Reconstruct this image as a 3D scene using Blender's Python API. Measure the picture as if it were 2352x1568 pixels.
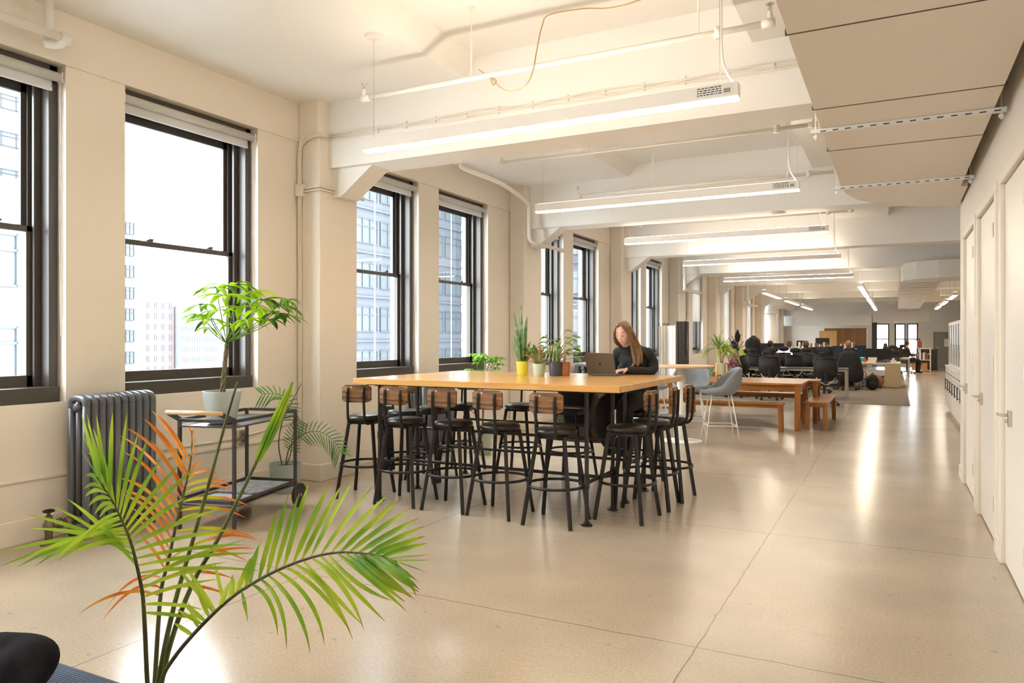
import bpy, math, random
from mathutils import Vector, Matrix, Euler
random.seed(7)
S = bpy.context.scene
for o in list(bpy.data.objects): bpy.data.objects.remove(o)
COL = S.collection
# ------------------------------------------------ camera, sky, exposure
F, CX, HY, HH = 1705.0, 1176.0, 778.0, 1.45
TH = math.atan((2055-1176)/F)
cam = bpy.data.cameras.new('camera'); cam_o = bpy.data.objects.new('camera', cam); COL.objects.link(cam_o)
cam.sensor_width = 36.0; cam.lens = 36.0*F/2352; cam.shift_y = -6/2352; cam.clip_end = 900; cam.clip_start = 0.05
cam_o.location = (0, 0, HH); cam_o.rotation_euler = (math.pi/2, 0, TH)
S.camera = cam_o
W = bpy.data.worlds.new('overcast_sky'); S.world = W; W.use_nodes = True
wn = W.node_tree.nodes; wl = W.node_tree.links
for n in list(wn): wn.remove(n)
wo = wn.new('ShaderNodeOutputWorld'); wb = wn.new('ShaderNodeBackground')
wb.inputs['Color'].default_value = (0.90, 0.95, 1.0, 1); wb.inputs['Strength'].default_value = 10.0
wl.new(wb.outputs[0], wo.inputs[0])
S.view_settings.view_transform = 'Standard'; S.view_settings.look = 'None'
S.view_settings.exposure = 0.95; S.view_settings.gamma = 1.0; S.view_settings.use_curve_mapping = False
LAMP = (1.0, 0.855, 0.68)
LAMP_DOWN, LAMP_UP = 20.0, 17.0

CT, SN = math.cos(TH), math.sin(TH)
def P(u, v, D):
    """world point seen at photo pixel (u,v) at depth D"""
    a = (u-CX)/F; b = (HY-v)/F
    return Vector((D*(a*CT-SN), D*(a*SN+CT), HH+b*D))

# ------------------------------------------------ materials
def newmat(name):
    m = bpy.data.materials.new(name); m.use_nodes = True
    return m, m.node_tree.nodes, m.node_tree.links, m.node_tree.nodes['Principled BSDF']
MATS = {}
def mat(name, col, rough=0.5, metal=0.0, var=0.0, scale=8.0, bump=0.0, bscale=60.0, spec=0.5, stretch=None, col2=None):
    if name in MATS: return MATS[name]
    m, N, L, b = newmat(name)
    b.inputs['Base Color'].default_value = (*col, 1); b.inputs['Roughness'].default_value = rough
    b.inputs['Metallic'].default_value = metal; b.inputs['Specular IOR Level'].default_value = spec
    tc = N.new('ShaderNodeTexCoord'); mp = N.new('ShaderNodeMapping'); L.new(tc.outputs['Object'], mp.inputs[0])
    if stretch: mp.inputs['Scale'].default_value = stretch
    if var > 0 or col2:
        n = N.new('ShaderNodeTexNoise'); n.inputs['Scale'].default_value = scale; n.inputs['Detail'].default_value = 5
        L.new(mp.outputs[0], n.inputs['Vector'])
        r = N.new('ShaderNodeValToRGB'); L.new(n.outputs['Fac'], r.inputs[0])
        c2 = col2 or tuple(c*(1-var) for c in col)
        r.color_ramp.elements[0].position = 0.35; r.color_ramp.elements[1].position = 0.65
        r.color_ramp.elements[0].color = (*c2, 1); r.color_ramp.elements[1].color = (*col, 1)
        L.new(r.outputs[0], b.inputs['Base Color'])
    if bump > 0:
        n2 = N.new('ShaderNodeTexNoise'); n2.inputs['Scale'].default_value = bscale
        L.new(mp.outputs[0], n2.inputs['Vector'])
        bp = N.new('ShaderNodeBump'); bp.inputs['Strength'].default_value = bump; bp.inputs['Distance'].default_value = 0.01
        L.new(n2.outputs['Fac'], bp.inputs['Height']); L.new(bp.outputs[0], b.inputs['Normal'])
    MATS[name] = m; return m
def emis(name, col, s):
    if name in MATS: return MATS[name]
    m, N, L, b = newmat(name)
    b.inputs['Base Color'].default_value = (*col, 1)
    b.inputs['Emission Color'].default_value = (*col, 1); b.inputs['Emission Strength'].default_value = s
    MATS[name] = m; return m
def leafmat(name, c1, c2, scale=3.0, trans=0.45, tip=None):
    if name in MATS: return MATS[name]
    m, N, L, b = newmat(name)
    tc = N.new('ShaderNodeTexCoord'); n = N.new('ShaderNodeTexNoise'); n.inputs['Scale'].default_value = scale
    L.new(tc.outputs['Object'], n.inputs['Vector'])
    r = N.new('ShaderNodeValToRGB'); L.new(n.outputs['Fac'], r.inputs[0])
    r.color_ramp.elements[0].position = 0.4; r.color_ramp.elements[1].position = 0.62
    r.color_ramp.elements[0].color = (*c1, 1); r.color_ramp.elements[1].color = (*c2, 1)
    src = r.outputs[0]
    if tip:
        uv = N.new('ShaderNodeUVMap'); sp = N.new('ShaderNodeSeparateXYZ'); L.new(uv.outputs[0], sp.inputs[0])
        mr = N.new('ShaderNodeMapRange'); mr.inputs[1].default_value = tip[3]; mr.inputs[2].default_value = min(1.0, tip[3]+0.15)
        L.new(sp.outputs['Y'], mr.inputs[0])
        mx = N.new('ShaderNodeMixRGB'); L.new(mr.outputs[0], mx.inputs[0]); L.new(src, mx.inputs[1])
        mx.inputs[2].default_value = (tip[0], tip[1], tip[2], 1); src = mx.outputs[0]
    L.new(src, b.inputs['Base Color']); b.inputs['Roughness'].default_value = 0.42
    t = N.new('ShaderNodeBsdfTranslucent'); L.new(src, t.inputs['Color'])
    mix = N.new('ShaderNodeMixShader'); mix.inputs[0].default_value = trans
    out = N['Material Output']; L.new(b.outputs[0], mix.inputs[1]); L.new(t.outputs[0], mix.inputs[2]); L.new(mix.outputs[0], out.inputs[0])
    MATS[name] = m; return m
def glassmat():
    m, N, L, b = newmat('window_glass')
    tr = N.new('ShaderNodeBsdfTransparent'); tr.inputs[0].default_value = (0.96, 0.98, 0.98, 1)
    g = N.new('ShaderNodeBsdfGlossy'); g.inputs['Roughness'].default_value = 0.02
    lw = N.new('ShaderNodeLayerWeight'); lw.inputs[0].default_value = 0.5
    pw = N.new('ShaderNodeMath'); pw.operation = 'POWER'; L.new(lw.outputs['Facing'], pw.inputs[0]); pw.inputs[1].default_value = 5
    fr = N.new('ShaderNodeMath'); fr.operation = 'MULTIPLY_ADD'; L.new(pw.outputs[0], fr.inputs[0]); fr.inputs[1].default_value = 0.9; fr.inputs[2].default_value = 0.03
    mx = N.new('ShaderNodeMixShader'); L.new(fr.outputs[0], mx.inputs[0]); L.new(tr.outputs[0], mx.inputs[1]); L.new(g.outputs[0], mx.inputs[2])
    L.new(mx.outputs[0], N['Material Output'].inputs[0]); return m
GLASS = glassmat()
def woodmat(name, c1, c2, rough=0.35, axis='X', scale=3.0, dark=None, dist=3.0):
    if name in MATS: return MATS[name]
    m, N, L, b = newmat(name)
    tc = N.new('ShaderNodeTexCoord'); mp = N.new('ShaderNodeMapping')
    sc = {'X': (0.6, 8, 8), 'Y': (8, 0.6, 8), 'Z': (8, 8, 0.6)}[axis]; mp.inputs['Scale'].default_value = sc
    L.new(tc.outputs['Object'], mp.inputs[0])
    n = N.new('ShaderNodeTexNoise'); n.inputs['Scale'].default_value = scale; n.inputs['Detail'].default_value = 7; n.inputs['Distortion'].default_value = dist*0.3
    L.new(mp.outputs[0], n.inputs['Vector'])
    r = N.new('ShaderNodeValToRGB'); L.new(n.outputs['Fac'], r.inputs[0])
    e = r.color_ramp.elements; e[0].position = 0.3; e[1].position = 0.7; e[0].color = (*c1, 1); e[1].color = (*c2, 1)
    if dark:
        x = e.new(0.42); x.color = (*dark, 1); y = e.new(0.46); y.color = (*c1, 1)
    L.new(r.outputs[0], b.inputs['Base Color']); b.inputs['Roughness'].default_value = rough
    MATS[name] = m; return m

WALL = mat('cream_wall_paint', (0.84, 0.77, 0.675), 0.55, var=0.03, scale=1.2, bump=0.03)
CEIL = mat('white_ceiling_paint', (0.87, 0.85, 0.81), 0.6, var=0.02, scale=1.0)
DOORP = mat('white_door_paint', (0.88, 0.83, 0.76), 0.35)
TRIMP = mat('cream_trim_paint', (0.84, 0.77, 0.66), 0.4)
DARKF = mat('dark_bronze_frame', (0.066, 0.057, 0.050), 0.35)
BLACK = mat('black_metal', (0.018, 0.017, 0.016), 0.38, metal=0.3)
PIPE = mat('iron_pipe', (0.05, 0.047, 0.045), 0.35, metal=0.7)
LEATH = mat('black_vinyl', (0.022, 0.019, 0.015), 0.33, bump=0.1, bscale=90)
STEEL = mat('brushed_nickel', (0.62, 0.58, 0.52), 0.28, metal=1.0)
WHITEM = mat('white_metal', (0.85, 0.82, 0.76), 0.4)
PIPEW = mat('painted_pipe', (0.82, 0.78, 0.70), 0.4)
BLIND = leafmat('blind_fabric', (0.80, 0.79, 0.76), (0.84, 0.83, 0.80), 2, 0.35)
SOIL = mat('potting_soil', (0.05, 0.03, 0.02), 0.9, bump=0.6, bscale=120)
OAK = woodmat('honey_oak_top', (0.60, 0.31, 0.085), (0.73, 0.42, 0.13), 0.22, 'X', 2.2)
RUST = woodmat('rustic_wood', (0.13, 0.055, 0.02), (0.40, 0.19, 0.06), 0.42, 'X', 4.0, dark=(0.03, 0.015, 0.008))
PINE = woodmat('orange_pine', (0.27, 0.095, 0.016), (0.42, 0.17, 0.035), 0.28, 'X', 2.5)
PINEZ = woodmat('orange_pine_leg', (0.26, 0.09, 0.014), (0.40, 0.155, 0.03), 0.35, 'Z', 2.5)
PINEY = woodmat('orange_pine_y', (0.27, 0.095, 0.016), (0.42, 0.17, 0.035), 0.28, 'Y', 2.5)
LTWOOD = woodmat('light_beech', (0.62, 0.42, 0.24), (0.72, 0.52, 0.32), 0.4, 'X', 3)
TGRAY = mat('grey_upholstery', (0.29, 0.31, 0.335), 0.85, var=0.12, scale=60, bump=0.15, bscale=200)

# ------------------------------------------------ mesh builder
class MB:
    def __init__(s): s.v = []; s.f = []; s.uv = {}
    def add(s, vs, fs):
        o = len(s.v); s.v += [tuple(v) for v in vs]; s.f += [tuple(i+o for i in f) for f in fs]; return s
    def box(s, x0, x1, y0, y1, z0, z1):
        vs = [(x, y, z) for z in (z0, z1) for y in (y0, y1) for x in (x0, x1)]
        return s.add(vs, [(0, 2, 3, 1), (4, 5, 7, 6), (0, 1, 5, 4), (2, 6, 7, 3), (0, 4, 6, 2), (1, 3, 7, 5)])
    def cbox(s, c, d, rot=None):
        h = [q/2 for q in d]; R = rot.to_matrix() if rot else Matrix.Identity(3)
        vs = [Vector(c)+R @ Vector((x*h[0], y*h[1], z*h[2])) for z in (-1, 1) for y in (-1, 1) for x in (-1, 1)]
        return s.add(vs, [(0, 2, 3, 1), (4, 5, 7, 6), (0, 1, 5, 4), (2, 6, 7, 3), (0, 4, 6, 2), (1, 3, 7, 5)])
    def rbox(s, c, d, r=0.02, n=4, axis='Z'):
        """box with corners rounded in the plane across axis"""
        pts = []
        ax = {'Z': (0, 1, 2), 'Y': (0, 2, 1), 'X': (1, 2, 0)}[axis]
        w, h = d[ax[0]]/2-r, d[ax[1]]/2-r
        for q, (sx, sy) in enumerate(((1, 1), (-1, 1), (-1, -1), (1, -1))):
            for i in range(n+1):
                a = q*math.pi/2+i*math.pi/2/n; pts.append((sx*w+r*math.cos(a), sy*h+r*math.sin(a)))
        vs = []
        for t in (-d[ax[2]]/2, d[ax[2]]/2):
            for p in pts:
                q = [0, 0, 0]; q[ax[0]] = p[0]; q[ax[1]] = p[1]; q[ax[2]] = t; vs.append(Vector(c)+Vector(q))
        m = len(pts); fs = [(i, (i+1) % m, m+(i+1) % m, m+i) for i in range(m)]+[tuple(range(m))[::-1], tuple(range(m, 2*m))]
        return s.add(vs, fs)
    def tube(s, pts, r, n=8, cap=True, flat=1.0, up=None):
        pts = [Vector(p) for p in pts]; rs = r if isinstance(r, (list, tuple)) else [r]*len(pts)
        vs = []; prev = None
        for i, p in enumerate(pts):
            d = (pts[min(i+1, len(pts)-1)]-pts[max(i-1, 0)]).normalized()
            if prev is None:
                ref = Vector(up) if up else (Vector((0, 0, 1)) if abs(d.z) < 0.9 else Vector((1, 0, 0)))
                a = (ref-d*ref.dot(d)).normalized()
            else:
                a = (prev-d*prev.dot(d)).normalized()
            prev = a; b = d.cross(a)
            for k in range(n):
                t = 2*math.pi*k/n; vs.append(p+a*rs[i]*math.cos(t)*flat+b*rs[i]*math.sin(t))
        fs = []
        for i in range(len(pts)-1):
            for k in range(n): fs.append((i*n+k, i*n+(k+1) % n, (i+1)*n+(k+1) % n, (i+1)*n+k))
        if cap: fs += [tuple(range(n))[::-1], tuple(range((len(pts)-1)*n, len(pts)*n))]
        return s.add(vs, fs)
    def bar(s, a, b, w, h, up=(0, 0, 1)):
        a, b = Vector(a), Vector(b); d = (b-a).normalized(); u = Vector(up); x = d.cross(u)
        if x.length < 1e-3: x = d.cross(Vector((1, 0, 0)))
        x.normalize(); u = x.cross(d)
        vs = [p+x*sx*w/2+u*su*h/2 for p in (a, b) for sx, su in ((-1, -1), (1, -1), (1, 1), (-1, 1))]
        return s.add(vs, [(3, 2, 1, 0), (4, 5, 6, 7), (0, 1, 5, 4), (1, 2, 6, 5), (2, 3, 7, 6), (3, 0, 4, 7)])
    def lathe(s, c, prof, n=24, sx=1.0, sy=1.0):
        vs = []; fs = []
        for r, z in prof:
            for k in range(n):
                t = 2*math.pi*k/n; vs.append((c[0]+r*sx*math.cos(t), c[1]+r*sy*math.sin(t), c[2]+z))
        m = len(prof)
        for i in range(m-1):
            for k in range(n): fs.append((i*n+k, i*n+(k+1) % n, (i+1)*n+(k+1) % n, (i+1)*n+k))
        if prof[0][0] > 1e-4: fs.append(tuple(range(n))[::-1])
        if prof[-1][0] > 1e-4: fs.append(tuple(range((m-1)*n, m*n)))
        return s.add(vs, fs)
    def torus(s, c, R, r, n=32, m=8, sx=1, sy=1, hz=1.0):
        vs = []; fs = []
        for i in range(n):
            t = 2*math.pi*i/n
            for k in range(m):
                q = 2*math.pi*k/m; rr = R+r*math.cos(q); vs.append((c[0]+rr*math.cos(t)*sx, c[1]+rr*math.sin(t)*sy, c[2]+r*hz*math.sin(q)))
        for i in range(n):
            for k in range(m): fs.append((i*m+k, ((i+1) % n)*m+k, ((i+1) % n)*m+(k+1) % m, i*m+(k+1) % m))
        return s.add(vs, fs)
    def ell(s, c, r, n=20, m=14, rot=None, fn=None):
        vs = []; fs = []; R = rot.to_matrix() if rot else Matrix.Identity(3)
        for i in range(m+1):
            ph = math.pi*i/m
            for k in range(n):
                t = 2*math.pi*k/n
                d = Vector((math.sin(ph)*math.cos(t), math.sin(ph)*math.sin(t), math.cos(ph)))
                q = Vector((d.x*r[0], d.y*r[1], d.z*r[2]))
                if fn: q = fn(d, q)
                vs.append(Vector(c)+R @ q)
        for i in range(m):
            for k in range(n): fs.append((i*n+k, (i+1)*n+k, (i+1)*n+(k+1) % n, i*n+(k+1) % n))
        return s.add(vs, fs)
    def strip(s, pts, w, nrm, prof=None, fold=0.0):
        """leaf blade: pts centreline, w max width, nrm approx normal; V-fold and v along length"""
        pts = [Vector(p) for p in pts]; n = len(pts); o = len(s.v); vs = []
        for i, p in enumerate(pts):
            d = (pts[min(i+1, n-1)]-pts[max(i-1, 0)]).normalized(); x = d.cross(Vector(nrm)); x.normalize(); nn = x.cross(d)
            t = i/(n-1); ww = w*(prof(t) if prof else math.sin(math.pi*min(1, t*0.93+0.07))**0.6)
            vs += [p-x*ww/2+nn*fold*ww, p, p+x*ww/2+nn*fold*ww]
            for j in range(3): s.uv[o+3*i+j] = (j/2, t)
        fs = []
        for i in range(n-1):
            a = 3*i; fs += [(a, a+1, a+4, a+3), (a+1, a+2, a+5, a+4)]
        return s.add(vs, fs)
    def prism(s, poly, z0, z1):
        n = len(poly); vs = [(x, y, z0) for x, y in poly]+[(x, y, z1) for x, y in poly]
        return s.add(vs, [tuple(range(n))[::-1], tuple(range(n, 2*n))]+[(i, (i+1) % n, n+(i+1) % n, n+i) for i in range(n)])
    def moved(s, M):
        s.v = [tuple(M @ Vector(v)) for v in s.v]; return s
    def build(s, name, m, parent=None, smooth=False, bevel=0, rem=0, solid=0, sub=0, center=True):
        me = bpy.data.meshes.new(name)
        off = Vector((0, 0, 0))
        me.from_pydata(s.v, [], s.f); me.update()
        if s.uv:
            ul = me.uv_layers.new(name='UVMap')
            for l in me.loops: ul.data[l.index].uv = s.uv.get(l.vertex_index, (0, 0))
        for mm in (m if isinstance(m, (list, tuple)) else [m]): me.materials.append(mm)
        o = bpy.data.objects.new(name, me); COL.objects.link(o)
        if parent: o.parent = parent
        if smooth:
            for p in me.polygons: p.use_smooth = True
        if rem:
            md = o.modifiers.new('r', 'REMESH'); md.mode = 'VOXEL'; md.voxel_size = rem; md.use_smooth_shade = True
            ms = o.modifiers.new('s', 'SMOOTH'); ms.factor = 0.5; ms.iterations = 5
        if solid:
            md = o.modifiers.new('t', 'SOLIDIFY'); md.thickness = solid; md.offset = 0
        if bevel:
            md = o.modifiers.new('b', 'BEVEL'); md.width = bevel; md.segments = 2; md.limit_method = 'ANGLE'
        if sub:
            md = o.modifiers.new('u', 'SUBSURF'); md.levels = sub; md.render_levels = sub
        return o
def tag(o, label, cat, group=None, kind=None):
    if label: o['label'] = label
    if cat: o['category'] = cat
    if group: o['group'] = group
    if kind: o['kind'] = kind
    return o
def thing(name, label, cat, loc=(0, 0, 0), rz=0.0, group=None):
    o = bpy.data.objects.new(name, None); o.empty_display_size = 0.1; COL.objects.link(o)
    o.location = loc; o.rotation_euler = (0, 0, rz); return tag(o, label, cat, group)
def kids(o): return [c for c in bpy.data.objects if c.parent == o]
def dup(root, loc, rz=0.0, label=None, group=None):
    r = root.copy(); COL.objects.link(r); r.location = loc; r.rotation_euler = (0, 0, rz)
    if label: r['label'] = label
    if group: r['group'] = group
    for ch in kids(root):
        c = ch.copy(); COL.objects.link(c); c.parent = r
        for g in kids(ch):
            d = g.copy(); COL.objects.link(d); d.parent = c
    return r
def struct(name, mb, m, parent=None, **k):
    o = mb.build(name, m, parent, **k)
    if not parent: o['kind'] = 'structure'
    return o
def bez(p0, p1, p2, n=8):
    p0, p1, p2 = Vector(p0), Vector(p1), Vector(p2)
    return [p0*(1-t)**2+p1*2*t*(1-t)+p2*t*t for t in [i/n for i in range(n+1)]]
def smoothpath(pts, n=6):
    pts = [Vector(p) for p in pts]; out = []
    for i in range(len(pts)-1):
        p0 = pts[max(i-1, 0)]; p1 = pts[i]; p2 = pts[i+1]; p3 = pts[min(i+2, len(pts)-1)]
        for k in range(n):
            t = k/n
            out.append(0.5*((2*p1)+(p2-p0)*t+(2*p0-5*p1+4*p2-p3)*t*t+(3*p1-p0-3*p2+p3)*t**3))
    return out+[pts[-1]]
def onpath(path, t):
    x = t*(len(path)-1); i = min(int(x), len(path)-2); return path[i].lerp(path[i+1], x-i)

#==SHELL==
XW = -5.5          # window wall
YB, YE = -3.5, 44.0
XR = 0.62          # wall with white doors
PITCH = 4.74
COLY = [5.82+PITCH*k for k in range(9) if 5.82+PITCH*k < YE-1]
# floor: polished concrete with saw joints and cracks
def floormat():
    m, N, L, b = newmat('polished_concrete')
    tc = N.new('ShaderNodeTexCoord'); sp = N.new('ShaderNodeSeparateXYZ'); L.new(tc.outputs['Object'], sp.inputs[0])
    n1 = N.new('ShaderNodeTexNoise'); n1.inputs['Scale'].default_value = 0.9; n1.inputs['Detail'].default_value = 5; n1.inputs['Roughness'].default_value = 0.55
    L.new(tc.outputs['Object'], n1.inputs['Vector'])
    r1 = N.new('ShaderNodeValToRGB'); L.new(n1.outputs['Fac'], r1.inputs[0]); e = r1.color_ramp.elements
    e[0].position = 0.32; e[1].position = 0.68; e[0].color = (0.40, 0.335, 0.26, 1); e[1].color = (0.52, 0.425, 0.32, 1)
    n2 = N.new('ShaderNodeTexNoise'); n2.inputs['Scale'].default_value = 70; n2.inputs['Detail'].default_value = 4
    L.new(tc.outputs['Object'], n2.inputs['Vector'])
    r2 = N.new('ShaderNodeValToRGB'); L.new(n2.outputs['Fac'], r2.inputs[0]); e = r2.color_ramp.elements
    e[0].position = 0.35; e[1].position = 0.6; e[0].color = (0.87, 0.86, 0.85, 1); e[1].color = (1.0, 1.0, 1.0, 1)
    mx = N.new('ShaderNodeMixRGB'); mx.blend_type = 'MULTIPLY'; mx.inputs[0].default_value = 1
    L.new(r1.outputs[0], mx.inputs[1]); L.new(r2.outputs[0], mx.inputs[2])
    # joints
    nw = N.new('ShaderNodeTexNoise'); nw.inputs['Scale'].default_value = 7; L.new(tc.outputs['Object'], nw.inputs['Vector'])
    def math_(op, a, bb=None):
        q = N.new('ShaderNodeMath'); q.operation = op
        for i, x in enumerate((a, bb)):
            if x is None: continue
            if isinstance(x, (int, float)): q.inputs[i].default_value = x
            else: L.new(x, q.inputs[i])
        return q.outputs[0]
    wob = math_('MULTIPLY', math_('SUBTRACT', nw.outputs['Fac'], 0.5), 0.02)
    def line(coord, off, per):
        x = math_('ADD', math_('SUBTRACT', coord, off), wob)
        x = math_('SUBTRACT', math_('MODULO', math_('ADD', x, per*50+per/2), per), per/2)
        return math_('LESS_THAN', math_('ABSOLUTE', x), 0.0035)
    ln = math_('MAXIMUM', line(sp.outputs['X'], -0.83, 2.4), line(sp.outputs['Y'], 3.5, 2.3))
    mj = N.new('ShaderNodeMixRGB'); L.new(math_('MULTIPLY', ln, 0.72), mj.inputs[0]); L.new(mx.outputs[0], mj.inputs[1]); mj.inputs[2].default_value = (0.10, 0.075, 0.05, 1)
    # dark specks
    vo = N.new('ShaderNodeTexNoise'); vo.inputs['Scale'].default_value = 16; vo.inputs['Detail'].default_value = 3; L.new(tc.outputs['Object'], vo.inputs['Vector'])
    spk = math_('MULTIPLY', math_('GREATER_THAN', vo.outputs['Fac'], 0.70), 0.28)
    mk = N.new('ShaderNodeMixRGB'); L.new(spk, mk.inputs[0]); L.new(mj.outputs[0], mk.inputs[1]); mk.inputs[2].default_value = (0.16, 0.12, 0.08, 1)
    L.new(mk.outputs[0], b.inputs['Base Color'])
    rr = N.new('ShaderNodeMapRange'); rr.inputs[3].default_value = 0.24; rr.inputs[4].default_value = 0.32; b.inputs['Roughness'].default_value = 0.21
    bp = N.new('ShaderNodeBump'); bp.inputs['Strength'].default_value = 0.06; bp.inputs['Distance'].default_value = 0.004
    n3 = N.new('ShaderNodeTexNoise'); n3.inputs['Scale'].default_value = 5; L.new(tc.outputs['Object'], n3.inputs['Vector'])
    L.new(n3.outputs['Fac'], bp.inputs['Height']); L.new(bp.outputs[0], b.inputs['Normal'])
    return m
struct('floor', MB().box(XW-0.5, 5.2, YB-0.2, YE+0.3, -0.2, 0), floormat())
# ceiling: flat strip beside the windows, chamfered step up to the coffered middle, girder by the duct
ZC1, ZC2 = 3.88, 4.06
c = MB()
prof = [(XW-0.4, ZC1), (-3.56, ZC1), (-3.43, ZC2), (-1.10, ZC2), (-0.98, 3.74), (-0.10, 3.74), (0.0, ZC2), (5.2, ZC2), (5.2, 4.4), (XW-0.4, 4.4)]
vs = [(x, YB-0.2, z) for x, z in prof]+[(x, YE+0.3, z) for x, z in prof]; n = len(prof)
c.add(vs, [tuple(range(n)), tuple(range(n, 2*n))[::-1]]+[(i, n+i, n+(i+1) % n, (i+1) % n) for i in range(n)])
struct('ceiling', c, CEIL)
# window wall with openings
ZS, ZH = 0.98, 3.49
wins = []
for k in range(-1, 9):
    if k == -1: wins += [(-2.76, -1.36), (-0.86, 0.5)]; wins += [(2.0, 3.40), (3.88, 5.28)]; continue
    y0 = 5.82+PITCH*k
    if y0+4.05 < YE-0.3: wins += [(y0+0.80, y0+2.20), (y0+2.68, y0+4.05)]
w = MB(); w.box(XW-0.45, XW, YB-0.2, YE+0.2, 0, ZS); w.box(XW-0.45, XW, YB-0.2, YE+0.2, ZH, 3.95)
ys = [YB-0.2]+[q for a in wins for q in a]+[YE+0.2]
for i in range(0, len(ys), 2): w.box(XW-0.45, XW, ys[i], ys[i+1], ZS, ZH)
struct('wall_left', w, WALL)
# picture rail line above the windows and chair-rail conduit line
struct('trim_1', MB().box(XW, XW+0.012, YB, YE, ZH+0.0, ZH+0.31), WALL)
struct('trim_2', MB().box(XW, XW+0.018, YB, 5.8, 0.44, 0.462), WALL)
b = MB(); yb = [YB]+[q for y in COLY for q in (y, y+0.6)]+[YE]
for i in range(0, len(yb), 2): b.box(XW, XW+0.02, yb[i], yb[i+1], 0, 0.17)
struct('baseboard_left', b, TRIMP, bevel=0.004)
# pilasters + cross beams with haunch
for i, y in enumerate(COLY):
    m = MB().box(XW, -5.2, y, y+0.60, 0, 3.93); struct('pilaster', m, WALL, bevel=0.03)
    m = MB().box(XW, -5.18, y-0.02, y+0.62, 0, 0.17); struct('trim_%d' % (3+i), m, TRIMP, bevel=0.006)
for i, y in enumerate([5.82-PITCH]+COLY):
    m = MB().box(-5.4, 5.1, y+0.13, y+0.55, 3.21, 4.1)
    m.add([(-5.2, y+0.2, 3.22), (-4.68, y+0.2, 3.22), (-5.1, y+0.2, 2.92), (-5.2, y+0.2, 2.92), (-5.2, y+0.48, 3.22), (-4.68, y+0.48, 3.22), (-5.1, y+0.48, 2.92), (-5.2, y+0.48, 2.92)],
          [(0, 3, 2, 1), (4, 5, 6, 7), (1, 2, 6, 5), (2, 3, 7, 6), (0, 1, 5, 4), (0, 4, 7, 3)])
    struct('beam', m, CEIL)
for y in [q for q in COLY if q > 19]: struct('beam', MB().box(XW+0.02, 5.1, y+2.6, y+2.85, 3.36, 4.1), CEIL)
# back wall, right walls, end wall
struct('wall_back', MB().box(XW-0.4, 5.2, YB-0.2, YB, 0, 4.2), WALL)
m = MB()
doors = [(4.62, 5.72), (6.02, 7.24), (7.5, 8.68)]   # Y ranges of white doors
DZ = 2.47
ys = [YB]+[q for a in doors for q in (a[0], a[1])]+[9.2]
for i in range(0, len(ys), 2): m.box(XR, XR+0.14, ys[i], ys[i+1], 0, 4.1)
for a in doors: m.box(XR, XR+0.14, a[0], a[1], DZ, 4.1)
struct('wall_right', m, WALL)
struct('wall_closet', MB().box(XR+0.9, XR+1.0, YB, 9.2, 0, 4.1), WALL)
for i, (a, bq) in enumerate(doors):
    d = struct('door_%d' % (i+1), MB().box(XR+0.012, XR+0.06, a+0.03, bq-0.03, 0.012, DZ-0.03), DOORP, bevel=0.003)
    f = MB()
    for (ya, yb2) in ((a-0.045, a+0.02), (bq-0.02, bq+0.045)): f.box(XR-0.016, XR+0.05, ya, yb2, 0, DZ-0.021)
    f.box(XR-0.016, XR+0.05, a-0.045, bq+0.045, DZ-0.02, DZ+0.045)
    f.build('door_frame', TRIMP, d, bevel=0.005)
    yh = bq-0.32 if i == 0 else bq-0.16
    h = MB().cbox((XR+0.002, yh, 0.965), (0.02, 0.055, 0.10)); h.tube([(XR, yh, 0.985), (XR-0.05, yh, 0.985)], 0.011)
    h.tube([(XR-0.045, yh-0.01, 0.985), (XR-0.052, yh+0.11, 0.985)], [0.011, 0.008]); h.tube([(XR, yh, 0.95), (XR-0.025, yh, 0.95)], 0.012)
    h.build('door_handle', STEEL, d, smooth=False, bevel=0.003)
    hg = MB()
    for z in (0.32, 1.28, 2.2): hg.tube([(XR-0.02, a+0.03, z-0.05), (XR-0.02, a+0.03, z+0.05)], 0.008)
    hg.build('hinge', TRIMP, d)
bb = MB(); ys = [YB]+[q for a in doors for q in (a[0]-0.05, a[1]+0.05)]+[9.2]
for i in range(0, len(ys), 2): bb.box(XR-0.015, XR, ys[i], ys[i+1], 0, 0.12)
struct('baseboard_right', bb, TRIMP)
# kitchen recess + far right walls
struct('wall_kitchen', MB().box(1.62, 1.75, 9.2, 18.0, 0, 4.1).box(1.62, 3.0, 17.95, 18.07, 0, 4.1).box(2.95, 3.07, 18.0, YE, 0, 4.1), WALL)
struct('wall_side', MB().box(XR+0.1, 1.7, 9.1, 9.22, 0, 4.1), WALL)
# end wall with three tall windows
endw = [(-0.92, -0.26), (0.0, 0.50), (0.58, 1.08)]
EZ0, EZ1 = 0.28, 2.25
xs = [XW-0.3]+[q for a in endw for q in a]+[3.2]
m = MB().box(XW-0.3, 3.2, YE, YE+0.2, 0, EZ0).box(XW-0.3, 3.2, YE, YE+0.2, EZ1, 4.2)
for i in range(0, len(xs), 2): m.box(xs[i], xs[i+1], YE, YE+0.2, EZ0, EZ1)
struct('wall_end', m, WALL)

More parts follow.
